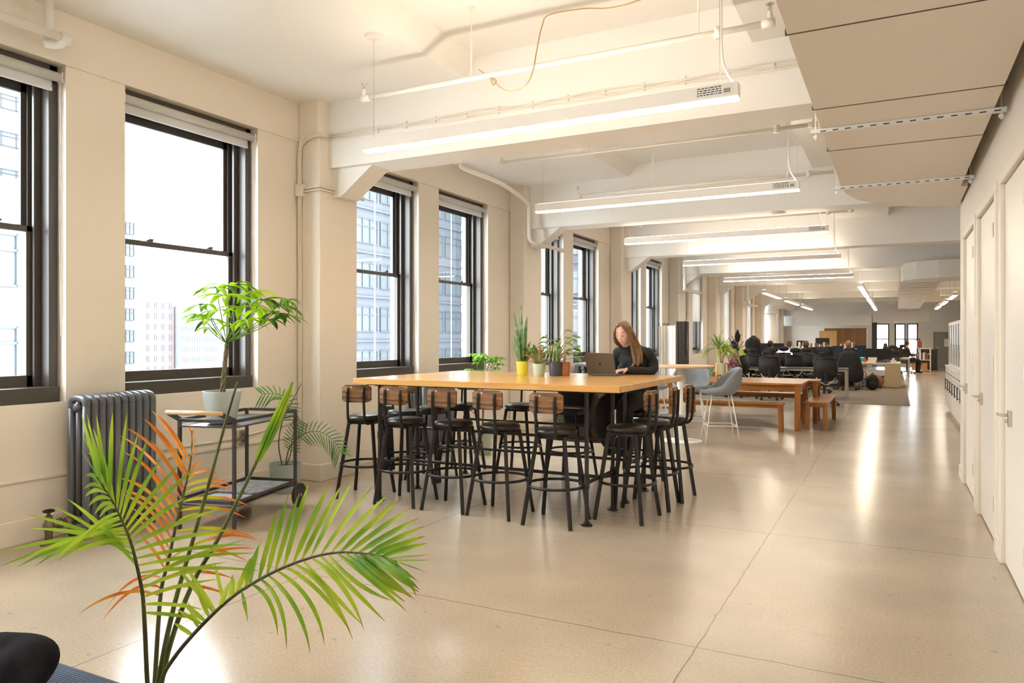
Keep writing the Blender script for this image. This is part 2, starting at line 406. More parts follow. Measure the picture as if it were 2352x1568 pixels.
# windows
wi = 0
def window(y0, y1, x=XW, far=False):
    global wi; wi += 1
    xf = x-0.085
    d = MB(); d.box(xf-0.26, xf, y0+0.012, y0+0.055, ZS, ZH).box(xf-0.26, xf, y1-0.075, y1-0.012, ZS, ZH).box(xf-0.26, xf, y0+0.01, y1-0.01, ZH-0.13, ZH)
    d.box(xf-0.26, xf+0.02, y0+0.005, y1-0.005, ZS, ZS+0.115)
    d.box(xf-0.13, xf-0.10, y1-0.125, y1-0.07, ZS, ZH).box(xf-0.205, xf-0.185, y1-0.125, y1-0.07, ZS, ZH)
    o = struct('window_%d' % wi, d, DARKF, bevel=0.006)
    zm = 2.29
    lo = MB(); a, bb = y0+0.055, y1-0.075
    lo.box(xf-0.165, xf-0.135, a, bb, ZS+0.10, ZS+0.20).box(xf-0.165, xf-0.135, a, bb, zm-0.045, zm).box(xf-0.165, xf-0.135, a, a+0.018, ZS+0.1, zm).box(xf-0.165, xf-0.135, bb-0.085, bb, ZS+0.1, zm)
    lo.build('lower_sash', DARKF, o, bevel=0.004)
    up = MB(); up.box(xf-0.235, xf-0.205, a, bb, zm-0.03, zm+0.012).box(xf-0.235, xf-0.205, a, bb, ZH-0.20, ZH-0.13).box(xf-0.235, xf-0.205, a, a+0.018, zm, ZH-0.13).box(xf-0.235, xf-0.205, bb-0.085, bb, zm, ZH-0.13)
    up.build('upper_sash', DARKF, o, bevel=0.004)
    MB().box(xf-0.152, xf-0.148, a+0.01, bb-0.08, ZS+0.15, zm-0.03).box(xf-0.222, xf-0.218, a+0.01, bb-0.08, zm, ZH-0.17).build('glass_pane', GLASS, o)
    if not far:
        s = MB()
        for q in (0.28, 0.78):
            yy = a+(bb-a)*q; s.box(xf-0.205, xf-0.165, yy-0.03, yy+0.03, zm+0.0, zm+0.018).box(xf-0.185, xf-0.165, yy-0.008, yy+0.04, zm+0.018, zm+0.03)
        s.build('sash_lock', DARKF, o)
for i, (a, bq) in enumerate(wins): window(a, bq, far=(a > 20))
for a, bq in endw:
    wi += 1; d = MB(); y = YE+0.02
    d.box(a, a+0.06, y, y+0.08, EZ0, EZ1).box(bq-0.06, bq, y, y+0.08, EZ0, EZ1).box(a, bq, y, y+0.08, EZ0, EZ0+0.07).box(a, bq, y, y+0.08, EZ1-0.06, EZ1).box(a, bq, y, y+0.08, 1.40, 1.46)
    o = struct('window_%d' % wi, d, DARKF); MB().box(a, bq, y+0.03, y+0.035, EZ0, EZ1).build('glass_pane', GLASS, o)

# roller blinds
ordn = ['', 'first', 'second', 'third', 'fourth', 'fifth', 'sixth', 'seventh', 'eighth', 'ninth', 'tenth', 'eleventh', 'twelfth']
def blind(y0, y1, drop, label, group=None):
    t = thing('roller_blind', label, 'blind', (XW-0.05, (y0+y1)/2, ZH-0.12), 0, group)
    L = (y1-y0)/2-0.02
    MB().tube([(0, -L, 0.03), (0, L, 0.03)], 0.036, 12).build('roller', BLIND, t, smooth=True)
    MB().box(-0.03, -0.024, -L+0.03, L-0.04, -drop, 0.03).box(-0.036, -0.018, -L+0.03, L-0.04, -drop-0.025, -drop).build('fabric', BLIND, t)
    MB().cbox((0, L+0.008, 0.03), (0.06, 0.012, 0.075)).cbox((0, -L-0.008, 0.03), (0.06, 0.012, 0.075)).build('bracket', WHITEM, t)
    MB().tube([(0.01, L+0.004, 0), (0.012, L+0.006, -1.0), (0.005, L+0.006, -1.9), (-0.005, L+0.003, -1.0), (-0.005, L+0.003, 0)], 0.003, 5).build('cord', WHITEM, t)
    return t
bl = [w for w in wins if w[0] > 1]
descs = ['above the window cut by the left edge of the view', 'above the window behind the money tree', 'above the third window, just past the first column',
         'above the window behind the green leafy plant', 'above the narrow window slice behind the snake plant', 'above the window behind the laptop',
         'above the window slice behind the seated woman', 'above the window left of the folding screen']
for i, (a, bq) in enumerate(bl[:8]): blind(a, bq, 0.05, 'white roller blind rolled up '+descs[i])
for i, (a, bq) in enumerate(bl[8:14]):
    blind(a, bq, [1.35, 1.35, 2.15, 2.15, 2.2, 2.2][i], 'white roller blind pulled down over a far window, number %s along the wall' % ordn[i+1])
#==SHELLEND==
# ------------------------------------------------ overhead: lights, ducts, pipes
LENS = emis('lamp_lens', LAMP, LAMP_DOWN); LENSU = emis('lamp_uplight', LAMP, LAMP_UP); LENSF = emis('row_lamp_lens', LAMP, 16.0); LENSG = emis('row_lamp_uplight', LAMP, 5.0)
BODY = mat('lamp_housing', (0.80, 0.76, 0.72), 0.4)
LBL = mat('label_paper', (0.75, 0.73, 0.70), 0.6); INK = mat('label_ink', (0.04, 0.04, 0.04), 0.6)
def linear(label, Y, x0, x1, z, first=True, ceil=None, group=None):
    L = x1-x0; t = thing('linear_light', label, 'light', (x0, Y, z), 0, group)
    MB().box(0, L, -0.045, 0.045, 0.012, 0.10).build('housing', BODY, t, bevel=0.002)
    MB().box(0.004, L-0.004, -0.04, 0.04, 0.0, 0.013).build('lens', LENS, t)
    MB().box(0.03, L-0.03, -0.025, 0.025, 0.1, 0.104).build('uplight_lens', LENSU, t)
    zc = (ceil or ZC2)-z
    MB().tube([(0.08, 0, 0.1), (0.08, 0, (ZC1-z if x0 < -3.5 else zc))], 0.0025, 5).build('suspension_wire', STEEL, t)
    MB().tube([(L-0.12, 0, 0.1), (L-0.12, 0, zc)], 0.0025, 5).build('suspension_wire', STEEL, t)
    MB().tube(smoothpath([(L-0.03, 0, 0.1), (L-0.10, 0, 0.26), (L-0.11, 0.0, 0.6), (L-0.11, 0, zc)]), 0.007, 6).build('power_cord', WHITEM, t)
    MB().lathe((0.08, 0, (ZC1 if x0 < -3.5 else ZC2)-z-0.03), [(0.075, 0.03), (0.07, 0.012), (0.03, 0)], 20).build('canopy', BODY, t)
    if first:
        lb = MB().box(L-0.26, L-0.03, -0.047, -0.0455, 0.03, 0.095).build('rating_label', LBL, t)
        k = MB(); rr = random.Random(3)
        for r in range(4):
            x = L-0.25
            while x < L-0.10:
                w = rr.uniform(0.006, 0.025); k.box(x, x+w, -0.0482, -0.047, 0.038+r*0.014, 0.044+r*0.014); x += w+0.006
        for q in range(7): k.box(L-0.085+q*0.006, L-0.082+q*0.006, -0.0482, -0.047, 0.038, 0.066)
        k.build('print', INK, lb)
    return t
LY = [(4.78, -3.79, -0.865), (8.01, -3.80, -0.855), (11.34, -3.82, -0.83), (15.23, -3.88, -0.90), (19.9, -4.0, -0.89)]
nm = ['nearest long pendant light bar over the bar table, glowing along its underside', 'second long pendant light bar from the front, in front of the second ceiling beam',
      'third long pendant light bar, above the picnic table', 'fourth long pendant light bar from the front', 'fifth and farthest of the long crosswise pendant light bars']
for (y, a, bq), l in zip(LY, nm): linear(l, y, a, bq, 2.95, first=(y < 12))
linear('long pendant light bar behind the viewpoint near the back wall', -0.6, -3.8, -0.9, 2.95, False)
linear('long pendant light bar hanging above the front of the room', 1.7, -3.8, -0.9, 3.3, False)
# rows of short lights running down the room
def shortlight(x, y, ln, z=2.75):
    t = thing('pendant_light', 'x', 'light', (x, y, z))
    MB().box(-0.06, 0.06, 0, ln, 0.013, 0.11).build('housing', BODY, t)
    MB().box(-0.055, 0.055, 0.01, ln-0.01, 0, 0.014).build('lens', LENSF, t)
    MB().box(-0.05, 0.05, 0.02, ln-0.02, 0.11, 0.114).build('uplight_lens', LENSG, t)
    for q in (0.15, ln-0.15): MB().tube([(0, q, 0.11), (0, q, ZC2-z)], 0.008, 5).build('suspension_rod', STEEL, t)
    return t
first = None
def uy(u, X):
    a = (u-CX)/F; return X*(a*SN+CT)/(a*CT-SN)
for row, (x, ysl, desc) in enumerate([(-3.33, [(1755, 1791), (1805, 1833), (1843, 1864), (1875, 1890), (1895, 1906), (1910, 1920), (1923, 1931)], 'in the row over the window side desks'),
                                (-0.77, [(1976, 1992), (1994, 2003), (2005, 2011.5), (2013, 2018), (2019, 2023), (2024, 2027), (2028, 2030.5)], 'in the row over the aisle side desks'),
                                (1.62, [(2194, 2181), (2174, 2163), (2159, 2150), (2147, 2140), (2138, 2132), (2130.5, 2126), (2125, 2121)], 'in the row above the kitchen side aisle')]):
    ysl = [(uy(p_, x), uy(q_, x)) for p_, q_ in ysl]; ysl = [q_ for q_ in ysl if q_[1] < 40.2]
    for i, (a, bq) in enumerate(ysl):
        o = shortlight(x, a, bq-a)
        o['label'] = 'glowing pendant light %s, %s from the front' % (desc, ['first', 'second', 'third', 'fourth', 'fifth', 'sixth', 'seventh'][i]); o['group'] = 'pendant lights '+desc
# ceiling duct box, flat underside, rounded end turning right
DUCT = mat('duct_white_paint', (0.78, 0.70, 0.60), 0.5)
t = thing('ceiling_duct', 'wide white boxed duct hanging under the ceiling along the right side', 'duct', (0, 0, 2.85))
poly = [(0.54, YB+0.05), (0.54, 7.95), (0.6, 7.97), (0.6, 9.08), (0.35, 9.02), (0.1, 8.86), (-0.15, 8.6), (-0.33, 8.25), (-0.42, 7.85), (-0.44, 7.5), (-0.44, YB+0.05)]
MB().prism(poly[::-1], 0, 0.44).build('duct_body', DUCT, t, bevel=0.004)
for y in (0.2, 1.9, 3.62, 4.88, 6.0): MB().box(-0.45, 0.55, y-0.004, y+0.004, -0.003, 0.05).build('panel_seam', mat('seam_shadow_gap', (0.10, 0.08, 0.06), 0.8), t)
STRUT = mat('galvanised_strut', (0.78, 0.76, 0.72), 0.4)
for i, y in enumerate((5.35, 7.45, -1.0)):
    u = thing('strut_hanger', ['slotted white strut bar under the duct, nearer one', 'slotted white strut bar under the duct, near its rounded end', 'slotted strut bar under the duct behind the viewpoint'][i], 'bracket', (0, y, 2.8))
    m = MB().box(-0.50, 0.60, -0.02, 0.02, 0.022, 0.048); m.build('strut', STRUT, u)
    x = -0.44
    while x < 0.55: MB().box(x, x+0.035, -0.0215, -0.0195, 0.026, 0.033).build('slot', mat('slot_dark', (0.05, 0.045, 0.04), 0.7), u); x += 0.075
    for x in (-0.47, 0.575):
        MB().tube([(x, 0, -0.02), (x, 0, 1.25)], 0.006, 6).build('threaded_rod', STRUT, u); MB().lathe((x, 0, -0.008), [(0.016, 0), (0.016, 0.016)], 6).build('nut', STRUT, u)
# far duct
t = thing('ceiling_duct', 'far white duct with a rounded corner running back over the aisle', 'duct', (0, 0, 2.85))
poly = [(1.6, 19.55), (0.9, 19.62), (0.45, 19.8), (0.18, 20.15), (0.13, 20.6), (0.13, 42), (1.0, 42), (1.0, 21.3), (1.1, 20.9), (1.6, 20.8)]
MB().prism(poly, 0, 0.42).build('duct_body', mat('far_duct_white', (0.80, 0.76, 0.70), 0.5), t, bevel=0.01)
y = 21.2
while y < 41.5: MB().box(0.12, 1.01, y, y+0.05, -0.02, 0.43).build('duct_flange', mat('far_duct_flange', (0.62, 0.56, 0.48), 0.5), t); y += 0.85
MB().cbox((1.15, 30, 0.1), (0.5, 0.7, 0.35)).build('branch_box', DUCT, t)
# sprinkler mains and heads
def sprinkler(y, z, x0, x1, label):
    t = thing('sprinkler_pipe', label, 'pipe', (x0, y, z)); L = x1-x0
    m = MB().tube([(0, 0, 0), (L, 0, 0)], 0.021, 10); m.tube([(-0.02, 0, -0.005), (0.06, 0, -0.005)], 0.030, 10).tube([(L-0.05, 0, 0), (L+0.03, 0, 0)], 0.03, 10).tube([(L*0.9, 0, -0.035), (L*0.9, 0, 0.035)], 0.03, 10)
    m.build('pipe', PIPEW, t, smooth=True)
    for x in (0.0, L):
        h = MB().tube([(x, 0, 0), (x, 0, 0.075)], [0.022, 0.015], 8).build('fitting', PIPEW, t)
        h2 = MB().tube([(x, 0, 0.07), (x, 0, 0.12)], 0.006, 6).lathe((x, 0, 0.12), [(0.028, 0), (0.028, 0.003)], 12).tube([(x-0.012, 0, 0.08), (x-0.012, 0, 0.12)], 0.003, 5).tube([(x+0.012, 0, 0.08), (x+0.012, 0, 0.12)], 0.003, 5)
        h2.build('sprinkler_head', STEEL, h)
    for x in (L*0.32, L*0.86):
        MB().tube([(x, 0, 0), (x, 0, ZC2-z)], 0.006, 6).torus((x, 0, 0), 0.026, 0.004, 16, 6).lathe((x, 0, ZC2-z-0.012), [(0.03, 0), (0.03, 0.012)], 10).build('pipe_hanger', PIPEW, t)
    return t
sprinkler(5.05, 3.50, -4.02, -0.72, 'white sprinkler pipe nearest the front, above the first light bar')
sprinkler(7.56, 3.48, -4.03, -0.68, 'white sprinkler pipe just beyond the first ceiling beam')
sprinkler(9.8, 3.48, -4.0, -0.60, 'white sprinkler pipe just before the second ceiling beam')
sprinkler(12.7, 3.45, -4.0, -0.60, 'white sprinkler pipe beyond the second ceiling beam')
sprinkler(17.6, 3.45, -4.0, -0.60, 'white sprinkler pipe beyond the third ceiling beam')
# heating pipes near the ceiling on the window side
t = thing('heating_pipe', 'white capped pipe hanging from the ceiling at top left corner', 'pipe', (0, 0, 0))
q = P(158, 92, 5.3)
m = MB().tube([q+Vector((0, -3.2, 0.0)), q], 0.029, 14); m.tube([q+Vector((0, -0.06, 0)), q+Vector((0, 0.02, 0))], 0.040, 14)
m.tube(smoothpath([q+Vector((0.0, -0.02, 0)), q+Vector((-0.06, -0.04, -0.03)), q+Vector((-0.12, -0.10, -0.03))], 4), 0.036, 14)
m.build('pipe', PIPEW, t, smooth=True)
q2 = q+Vector((-0.10, -0.08, 0)); MB().tube([(q2.x, q2.y, q.z-0.03), (q2.x, q2.y, ZC1)], 0.033, 12).tube([(q2.x, q2.y, ZC1-0.012), (q2.x, q2.y, ZC1)], 0.045, 12).build('riser', PIPEW, t, smooth=True)
def offsetpipe(label, pts, r=0.03):
    t = thing('heating_pipe', label, 'pipe', (0, 0, 0)); m = MB().tube(smoothpath(pts, 5), r, 10)
    m.build('pipe', PIPEW, t, smooth=True)
    f = MB(); p = Vector(pts[0]); f.tube([p, p-Vector((0, 0, 0.04))], r*1.5, 12); p = Vector(pts[-1]); d = (p-Vector(pts[-2])).normalized(); f.tube([p-d*0.05, p], r*1.25, 12)
    f.build('flange', PIPEW, t, smooth=True)
offsetpipe('white pipe bending down the second column from the ceiling', [(-4.85, 8.0, ZC1), (-4.85, 8.0, 3.66), (-4.83, 8.1, 3.60), (-4.80, 9.0, 3.58), (-5.05, 10.3, 3.56), (-5.10, 10.46, 3.5), (-5.10, 10.47, 3.2), (-5.08, 10.48, 3.0), (-5.0, 10.7, 2.95), (-4.95, 11.5, 2.93)])
offsetpipe('white double pipe dropping beside the fourth column', [(-5.0, 19.8, ZC1), (-5.0, 19.8, 2.9), (-5.0, 19.85, 2.78), (-4.9, 20.2, 2.74), (-4.85, 20.9, 2.74)], 0.05)
offsetpipe('white pipe dropping beside the sixth column', [(-5.0, 29.3, ZC1), (-5.0, 29.3, 2.85), (-4.9, 29.8, 2.75), (-4.85, 30.5, 2.75)], 0.05)
# big duct pipes by the far windows
t = thing('riser_pipe', 'thick white elbowed riser pipes standing at the far window wall', 'pipe', (0, 0, 0))
for i, (px, r) in enumerate([(1757, 0.26), (1790, 0.17), (1812, 0.15)]):
    b0 = P(px, 800, 34.5+i*1.4); b0.x = -5.12; MB().tube([(b0.x, b0.y, 0), (b0.x, b0.y, 2.75 if i == 0 else 3.1)], r, 14).build('riser', PIPEW, t, smooth=True)
    if i == 0:
        MB().tube(smoothpath([(b0.x, b0.y, 2.7), (b0.x+0.05, b0.y+0.15, 2.95), (b0.x+0.3, b0.y+0.9, 3.12), (b0.x+0.4, b0.y+4.5, 3.15)], 5), r, 14).tube([(b0.x, b0.y, 2.62), (b0.x, b0.y, 2.68)], r*1.3, 14).build('elbow', PIPEW, t, smooth=True)
# cable bundle on first column with junction box
t = thing('cable_conduit', 'bundle of cream painted cables running up the first column corner and along the beam', 'cable', (0, 0, 0))
def pc(u, v, Y): # point on plane Y
    a = (u-CX)/F; d = Y/(a*SN+CT); return Vector((d*(a*CT-SN), Y, HH+(HY-v)/F*d))
for i in range(4):
    dx = 0.012*i; pts = [(-5.475+dx, 5.806-0.006*(i % 2), 0.47), (-5.475+dx+0.006*math.sin(i), 5.806, 1.6), (-5.478+dx, 5.806, 2.6), (-5.472+dx, 5.80, 3.0), (-5.47+dx, 5.80, 3.38), (-5.42+dx, 5.80, 3.50-dx), (-5.30, 5.80, 3.535-dx), (-5.19, 5.80, 3.545-dx), (-5.17, 5.9, 3.545-dx)]
    MB().tube(smoothpath(pts, 4), 0.007, 6).build('cable', TRIMP, t, smooth=True)
for i in range(3):
    z0 = 3.545-0.02*i; pts = [(-5.17, 5.94, z0)]
    for k in range(1, 14): pts.append((-5.17+0.36*k, 5.938, z0+0.012*math.sin(k*1.7+i*2)))
    MB().tube(smoothpath(pts, 4), 0.007, 6).build('cable', TRIMP, t, smooth=True)
for i in range(2): MB().tube(smoothpath([(-5.40, 5.80, 2.99-0.03*i), (-5.19, 5.80, 3.0-0.03*i), (-5.185, 5.84, 3.0-0.03*i), (-5.185, 6.3, 3.0-0.03*i), (-5.185, 6.5, 3.0-0.03*i)], 4), 0.011, 8).build('cable', TRIMP, t, smooth=True)
jb = MB().rbox((-5.44, 5.795, 2.98), (0.10, 0.05, 0.13), 0.03, 4, 'Y').build('junction_box', TRIMP, t, bevel=0.004)
m = MB()
for k in range(14): m.cbox((-4.9+0.34*k, 5.945, 3.53), (0.01, 0.02, 0.07))
m.build('cable_clip', TRIMP, t)
# orange-brown loose wire at the ceiling
w = MB().tube(smoothpath([P(1100, 160, 6.25), P(1124, 178, 6.0), P(1133, 195, 5.9), P(1140, 185, 5.9), P(1128, 178, 5.9), P(1160, 208, 5.6), P(1200, 203, 5.2), P(1222, 170, 5.0), P(1232, 120, 4.9), P(1245, 60, 4.85), P(1262, 34, 4.85), P(1340, 20, 4.8), P(1400, 18, 4.75), P(1470, 0, 4.65), P(1560, -40, 4.5)], 6), 0.0045, 6)
tag(w.build('loose_wire', mat('tan_wire', (0.55, 0.38, 0.20), 0.5), smooth=True), 'thin tan wire drooping in a loop below the ceiling', 'wire')
m = MB().lathe((0, 0, 0), [(0.11, 0.03), (0.10, 0.008), (0.06, 0)], 20); o = m.build('smoke_detector', WHITEM, smooth=True); o.location = (-1.45, 10.9, 3.18); tag(o, 'round white smoke detector under the second beam', 'detector')

# ------------------------------------------------ outside: city blocks
def bmat(name, c, var=0.06, **k): return mat(name, c, 0.8, var=var, scale=0.15, **k)
PALEG = mat('distant_window_glass', (0.06, 0.07, 0.08), 0.3); GREYG = mat('facing_window_glass', (0.045, 0.055, 0.058), 0.3)
def building(name, label, x0, x1, y0, y1, z0, z1, m, gm, face, cols, rows, wz, wy, first_z, step_z, bands=None, first_y=None, step_y=None, mull=None):
    """face '+x' shows wall at x1; '-y' shows wall at y0"""
    t = thing(name, label, 'building', ((x0+x1)/2, (y0+y1)/2, z0)); ox, oy = (x0+x1)/2, (y0+y1)/2
    b = MB().box(x0-ox, x1-ox, y0-oy, y1-oy, 0, z1-z0); b.build('facade', m, t)
    if bands:
        q = MB()
        for r in range(rows+1):
            z = first_z+step_z*r-z0-bands
            if face == '+x': q.box(x1-ox, x1-ox+0.25, y0-oy, y1-oy, z-0.15, z)
            else: q.box(x0-ox, x1-ox, y0-oy-0.25, y0-oy, z-0.15, z)
        q.build('ledge', m, t)
    W_ = MB(); Fm = MB(); nm_ = mull or 2
    if face == '+x':
        W_.box(0, 0.06, -wy/2, wy/2, 0, wz)
        for k in range(nm_+1): yy = -wy/2+wy*k/nm_; Fm.box(0.05, 0.14, yy-0.05, yy+0.05, 0, wz)
        Fm.box(0.05, 0.14, -wy/2, wy/2, wz*0.66, wz*0.66+0.09).box(0.05, 0.14, -wy/2, wy/2, 0, 0.08).box(0.05, 0.14, -wy/2, wy/2, wz-0.08, wz)
    else:
        W_.box(-wy/2, wy/2, -0.06, 0, 0, wz)
        for k in range(nm_+1): yy = -wy/2+wy*k/nm_; Fm.box(yy-0.05, yy+0.05, -0.14, -0.05, 0, wz)
        Fm.box(-wy/2, wy/2, -0.14, -0.05, wz*0.66, wz*0.66+0.09).box(-wy/2, wy/2, -0.14, -0.05, 0, 0.08)
    wo_ = W_.build('window', gm, t); fo = Fm.build('mullion', mat('facade_mullion', (0.035, 0.04, 0.05), 0.5), wo_)
    fst = True
    span = (y1-y0) if face == '+x' else (x1-x0); sy = step_y or span/cols
    for r in range(rows):
        for c_ in range(cols):
            if fst: o = wo_; fst = False
            else:
                o = wo_.copy(); COL.objects.link(o); o.parent = t
                f2 = fo.copy(); COL.objects.link(f2); f2.parent = o
            z = first_z+step_z*r-z0; s0 = (first_y if first_y is not None else ((y0 if face == '+x' else x0)+sy/2))+sy*c_
            o.location = (x1-ox, s0-oy, z) if face == '+x' else (s0-ox, y0-oy, z)
    return t
building('office_building', 'grey office block with wide window bands seen through the third and fourth windows', -47, -40, 45, 66.1, -28, 30, bmat('grey_stucco', (0.042, 0.047, 0.057)), GREYG, '+x', 6, 9, 2.15, 3.0, -9.2, 3.75, bands=0.7, first_y=46.9, step_y=3.5, mull=3)
building('office_building', 'grey office wing turning the corner, seen through the fourth and fifth windows', -39.7, -26, 66.3, 74, -28, 30, bmat('grey_stucco', (0.042, 0.047, 0.057)), GREYG, '-y', 4, 9, 2.15, 2.9, -9.2, 3.75, bands=0.7, first_y=-38, step_y=3.5, mull=3)
building('stone_building', 'pale stone apartment block filling the lower half of the leftmost window', -42, -28, -6, 19.4, -28, 7.2, bmat('pale_stone', (0.085, 0.080, 0.070)), PALEG, '+x', 8, 7, 1.9, 2.2, -16.5, 3.3, first_y=-4.2, step_y=3.1)
building('glass_tower', 'white glass tower rising behind the stone block in the leftmost window', -90, -70, 5, 42, -28, 60, bmat('white_cladding', (0.16, 0.165, 0.172)), mat('tower_glass', (0.115, 0.128, 0.14), 0.3), '+x', 3, 14, 1.3, 10.0, 2.0, 3.3, step_y=12, mull=8)
building('brick_building', 'faded red brick building far off through the second window', -226, -216, 158.6, 170.3, -40, 16.0, bmat('faded_brick', (0.11, 0.07, 0.068)), mat('brick_window_glass', (0.05, 0.046, 0.052), 0.4), '+x', 4, 9, 1.9, 0.7, -16.5, 3.5, first_y=160.4, step_y=2.8, mull=1)
building('white_building', 'far white building with blue windows beside the brick one', -226, -214, 171, 186.5, -40, 12.5, bmat('white_stone', (0.145, 0.152, 0.162)), mat('blue_window_glass', (0.05, 0.072, 0.095), 0.3), '+x', 5, 8, 1.8, 1.9, -17, 3.5, first_y=173, step_y=3.0)
building('pale_building', 'pale narrow building at the left edge of the second window', -105, -95, 60, 69.0, -40, 19, bmat('pale_cladding', (0.15, 0.153, 0.157)), PALEG, '+x', 4, 11, 1.7, 1.2, -14, 3.0, step_y=2.2)
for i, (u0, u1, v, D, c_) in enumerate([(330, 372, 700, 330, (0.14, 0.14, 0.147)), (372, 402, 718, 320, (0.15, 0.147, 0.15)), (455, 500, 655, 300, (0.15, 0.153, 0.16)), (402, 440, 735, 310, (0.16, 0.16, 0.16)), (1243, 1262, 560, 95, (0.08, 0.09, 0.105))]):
    a = P(u0, v, D); bq = P(u1, v, D); m = MB(); m.bar((a.x, a.y, 0), (bq.x, bq.y, 0), 14, 0.01); 
    d = (Vector((bq.x, bq.y, 0))-Vector((a.x, a.y, 0))); nrm = Vector((-d.y, d.x, 0)).normalized()*14
    A = Vector((a.x, a.y, 0)); B = Vector((bq.x, bq.y, 0))
    m = MB().prism([(A.x, A.y), (B.x, B.y), (B.x+nrm.x, B.y+nrm.y), (A.x+nrm.x, A.y+nrm.y)], -40, a.z)
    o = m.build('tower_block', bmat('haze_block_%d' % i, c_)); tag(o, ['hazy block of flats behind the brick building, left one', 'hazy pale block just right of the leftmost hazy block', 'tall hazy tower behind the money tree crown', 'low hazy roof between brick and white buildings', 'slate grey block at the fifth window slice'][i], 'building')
for wname, yy0, yy1 in (('third', 6.62, 8.02), ('fourth', 8.50, 9.87)):
    t = thing('cord_net', 'thin white cord net outside the %s window' % wname, 'net', (-6.05, yy0, 0.9)); k = 0
    for q in (0.03, 0.43, 0.80, 1.2): MB().tube([(0, q, 0), (0, q, 2.7)], 0.007, 5).build('cord', mat('white_cord', (0.85, 0.85, 0.85), 0.6), t)
# construction hoist tower
t = thing('crane_tower', 'pale lattice construction hoist tower at the right of the second window', 'crane', (0, 0, 0))
b0 = P(512, 778, 120); wv = 1.7; m = MB(); z0, z1 = -35, 38
for dx, dy in ((0, 0), (wv, 0), (0, wv), (wv, wv)): m.bar((b0.x+dx, b0.y+dy, z0), (b0.x+dx, b0.y+dy, z1), 0.14, 0.14)
m.build('mast', mat('crane_paint', (0.2, 0.14, 0.13), 0.6), t)
m = MB(); z = z0
while z < z1:
    for a, bq in (((0, 0), (wv, 0)), ((wv, 0), (wv, wv)), ((0, 0), (0, wv)), ((0, wv), (wv, wv))):
        m.bar((b0.x+a[0], b0.y+a[1], z), (b0.x+bq[0], b0.y+bq[1], z+1.8), 0.08, 0.08); m.bar((b0.x+a[0], b0.y+a[1], z), (b0.x+bq[0], b0.y+bq[1], z), 0.1, 0.1)
    z += 1.8
m.build('lattice', MATS['crane_paint'], t)
m = MB()
for z in (8, 17, 25, 33): m.cbox((b0.x-1.5, b0.y-0.5, z), (5, 3, 0.3)); m.cbox((b0.x-2.5, b0.y-0.5, z+1), (0.2, 2.5, 1.8))
m.build('platform', mat('crane_platform', (0.2, 0.2, 0.2), 0.6), t)
m = MB().box(-300, XW-2.5, -120, 300, -41, -40); tag(m.build('street_ground', mat('street_asphalt', (0.30, 0.31, 0.32), 0.9, var=0.1)), 'pale street level far below the windows', 'street', kind='structure')
# ------------------------------------------------ bar tables and stools
def make_stool(label, hi=0):
    t = thing('bar_stool', label, 'stool', group='rustic bar stools around the bar table')
    MB().lathe((0, 0, 0.695), [(0.10, 0), (0.155, 0.004), (0.168, 0.018), (0.168, 0.034), (0.158, 0.05), (0.12, 0.058), (0.0, 0.06)], 32).build('seat', LEATH, t, smooth=True)
    MB().box(-0.125, 0.125, -0.125, 0.125, 0.672, 0.697).build('seat_frame', BLACK, t)
    for sx, sy in ((-1, -1), (1, -1), (1, 1), (-1, 1)):
        MB().bar((sx*0.115, sy*0.115, 0.69), (sx*0.20, sy*0.20, 0.0), 0.026, 0.026).build('leg', BLACK, t)
    MB().torus((0, 0, 0.30), 0.232, 0.007, 40, 6, hz=1.8).build('foot_ring', BLACK, t, smooth=True)
    for sx in (-1, 1):
        MB().tube(smoothpath([(sx*0.085, -0.08, 0.685), (sx*0.085, -0.155, 0.682), (sx*0.082, -0.20, 0.72), (sx*0.08, -0.215, 0.80), (sx*0.078, -0.225, 1.01)], 4), 0.0125, 8).build('back_post', BLACK, t, smooth=True)
    m = MB(); n = 10; vs = []
    W_, z0, z1 = 0.142, 0.878, 1.037
    for j in range(2):
        for (zz) in (z0, z1):
            for i in range(n+1):
                x = -W_+2*W_*i/n; e = 0.022 if i in (0, n) else (0.004 if i in (1, n-1) else 0)
                vs.append((x, -0.212+0.35*x*x*1.6+(-0.005 if j else 0.011), zz+(e if zz == z0 else -e)))
    k = n+1; fs = []
    for i in range(n):
        fs += [(i, i+1, k+i+1, k+i), (2*k+i, 3*k+i, 3*k+i+1, 2*k+i+1), (i, 2*k+i, 2*k+i+1, i+1), (k+i, k+i+1, 3*k+i+1, 3*k+i)]
    fs += [(0, k, 3*k, 2*k), (n, 2*k+n, 3*k+n, k+n)]
    m.add(vs, fs); p = m.build('backrest', RUST, t, bevel=0.003)
    MB().tube([(-0.045, -0.222, 1.013), (-0.045, -0.214, 1.013)], 0.006, 10).build('sticker', WHITEM, p)
    return t
lab = ['rustic bar stool at the far left of the near row, turned toward the column', 'rustic bar stool second from the left in the row along the near table edge',
       'rustic bar stool in the middle of the row along the near table edge', 'rustic bar stool fourth from the left in the row along the near table edge',
       'rustic bar stool at the right end of the near row beside the table pipe leg']
st0 = make_stool(lab[0]); st0.location = (-4.36, 5.50, 0); st0.rotation_euler = (0, 0, math.radians(14))
for i, (x, y, r) in enumerate([(-3.865, 5.44, 3), (-3.375, 5.45, 2), (-2.915, 5.44, -3), (-2.38, 5.38, 1)]): dup(st0, (x, y, 0), math.radians(r), lab[i+1])
dup(st0, (-1.93, 5.79, 0), math.radians(86), 'rustic bar stool at the table\'s right end, nearest the viewer')
dup(st0, (-1.89, 6.31, 0), math.radians(93), 'rustic bar stool in the middle of the table\'s right end')
dup(st0, (-1.855, 6.70, 0), math.radians(88), 'rustic bar stool at the table\'s right end, farthest from the viewer')
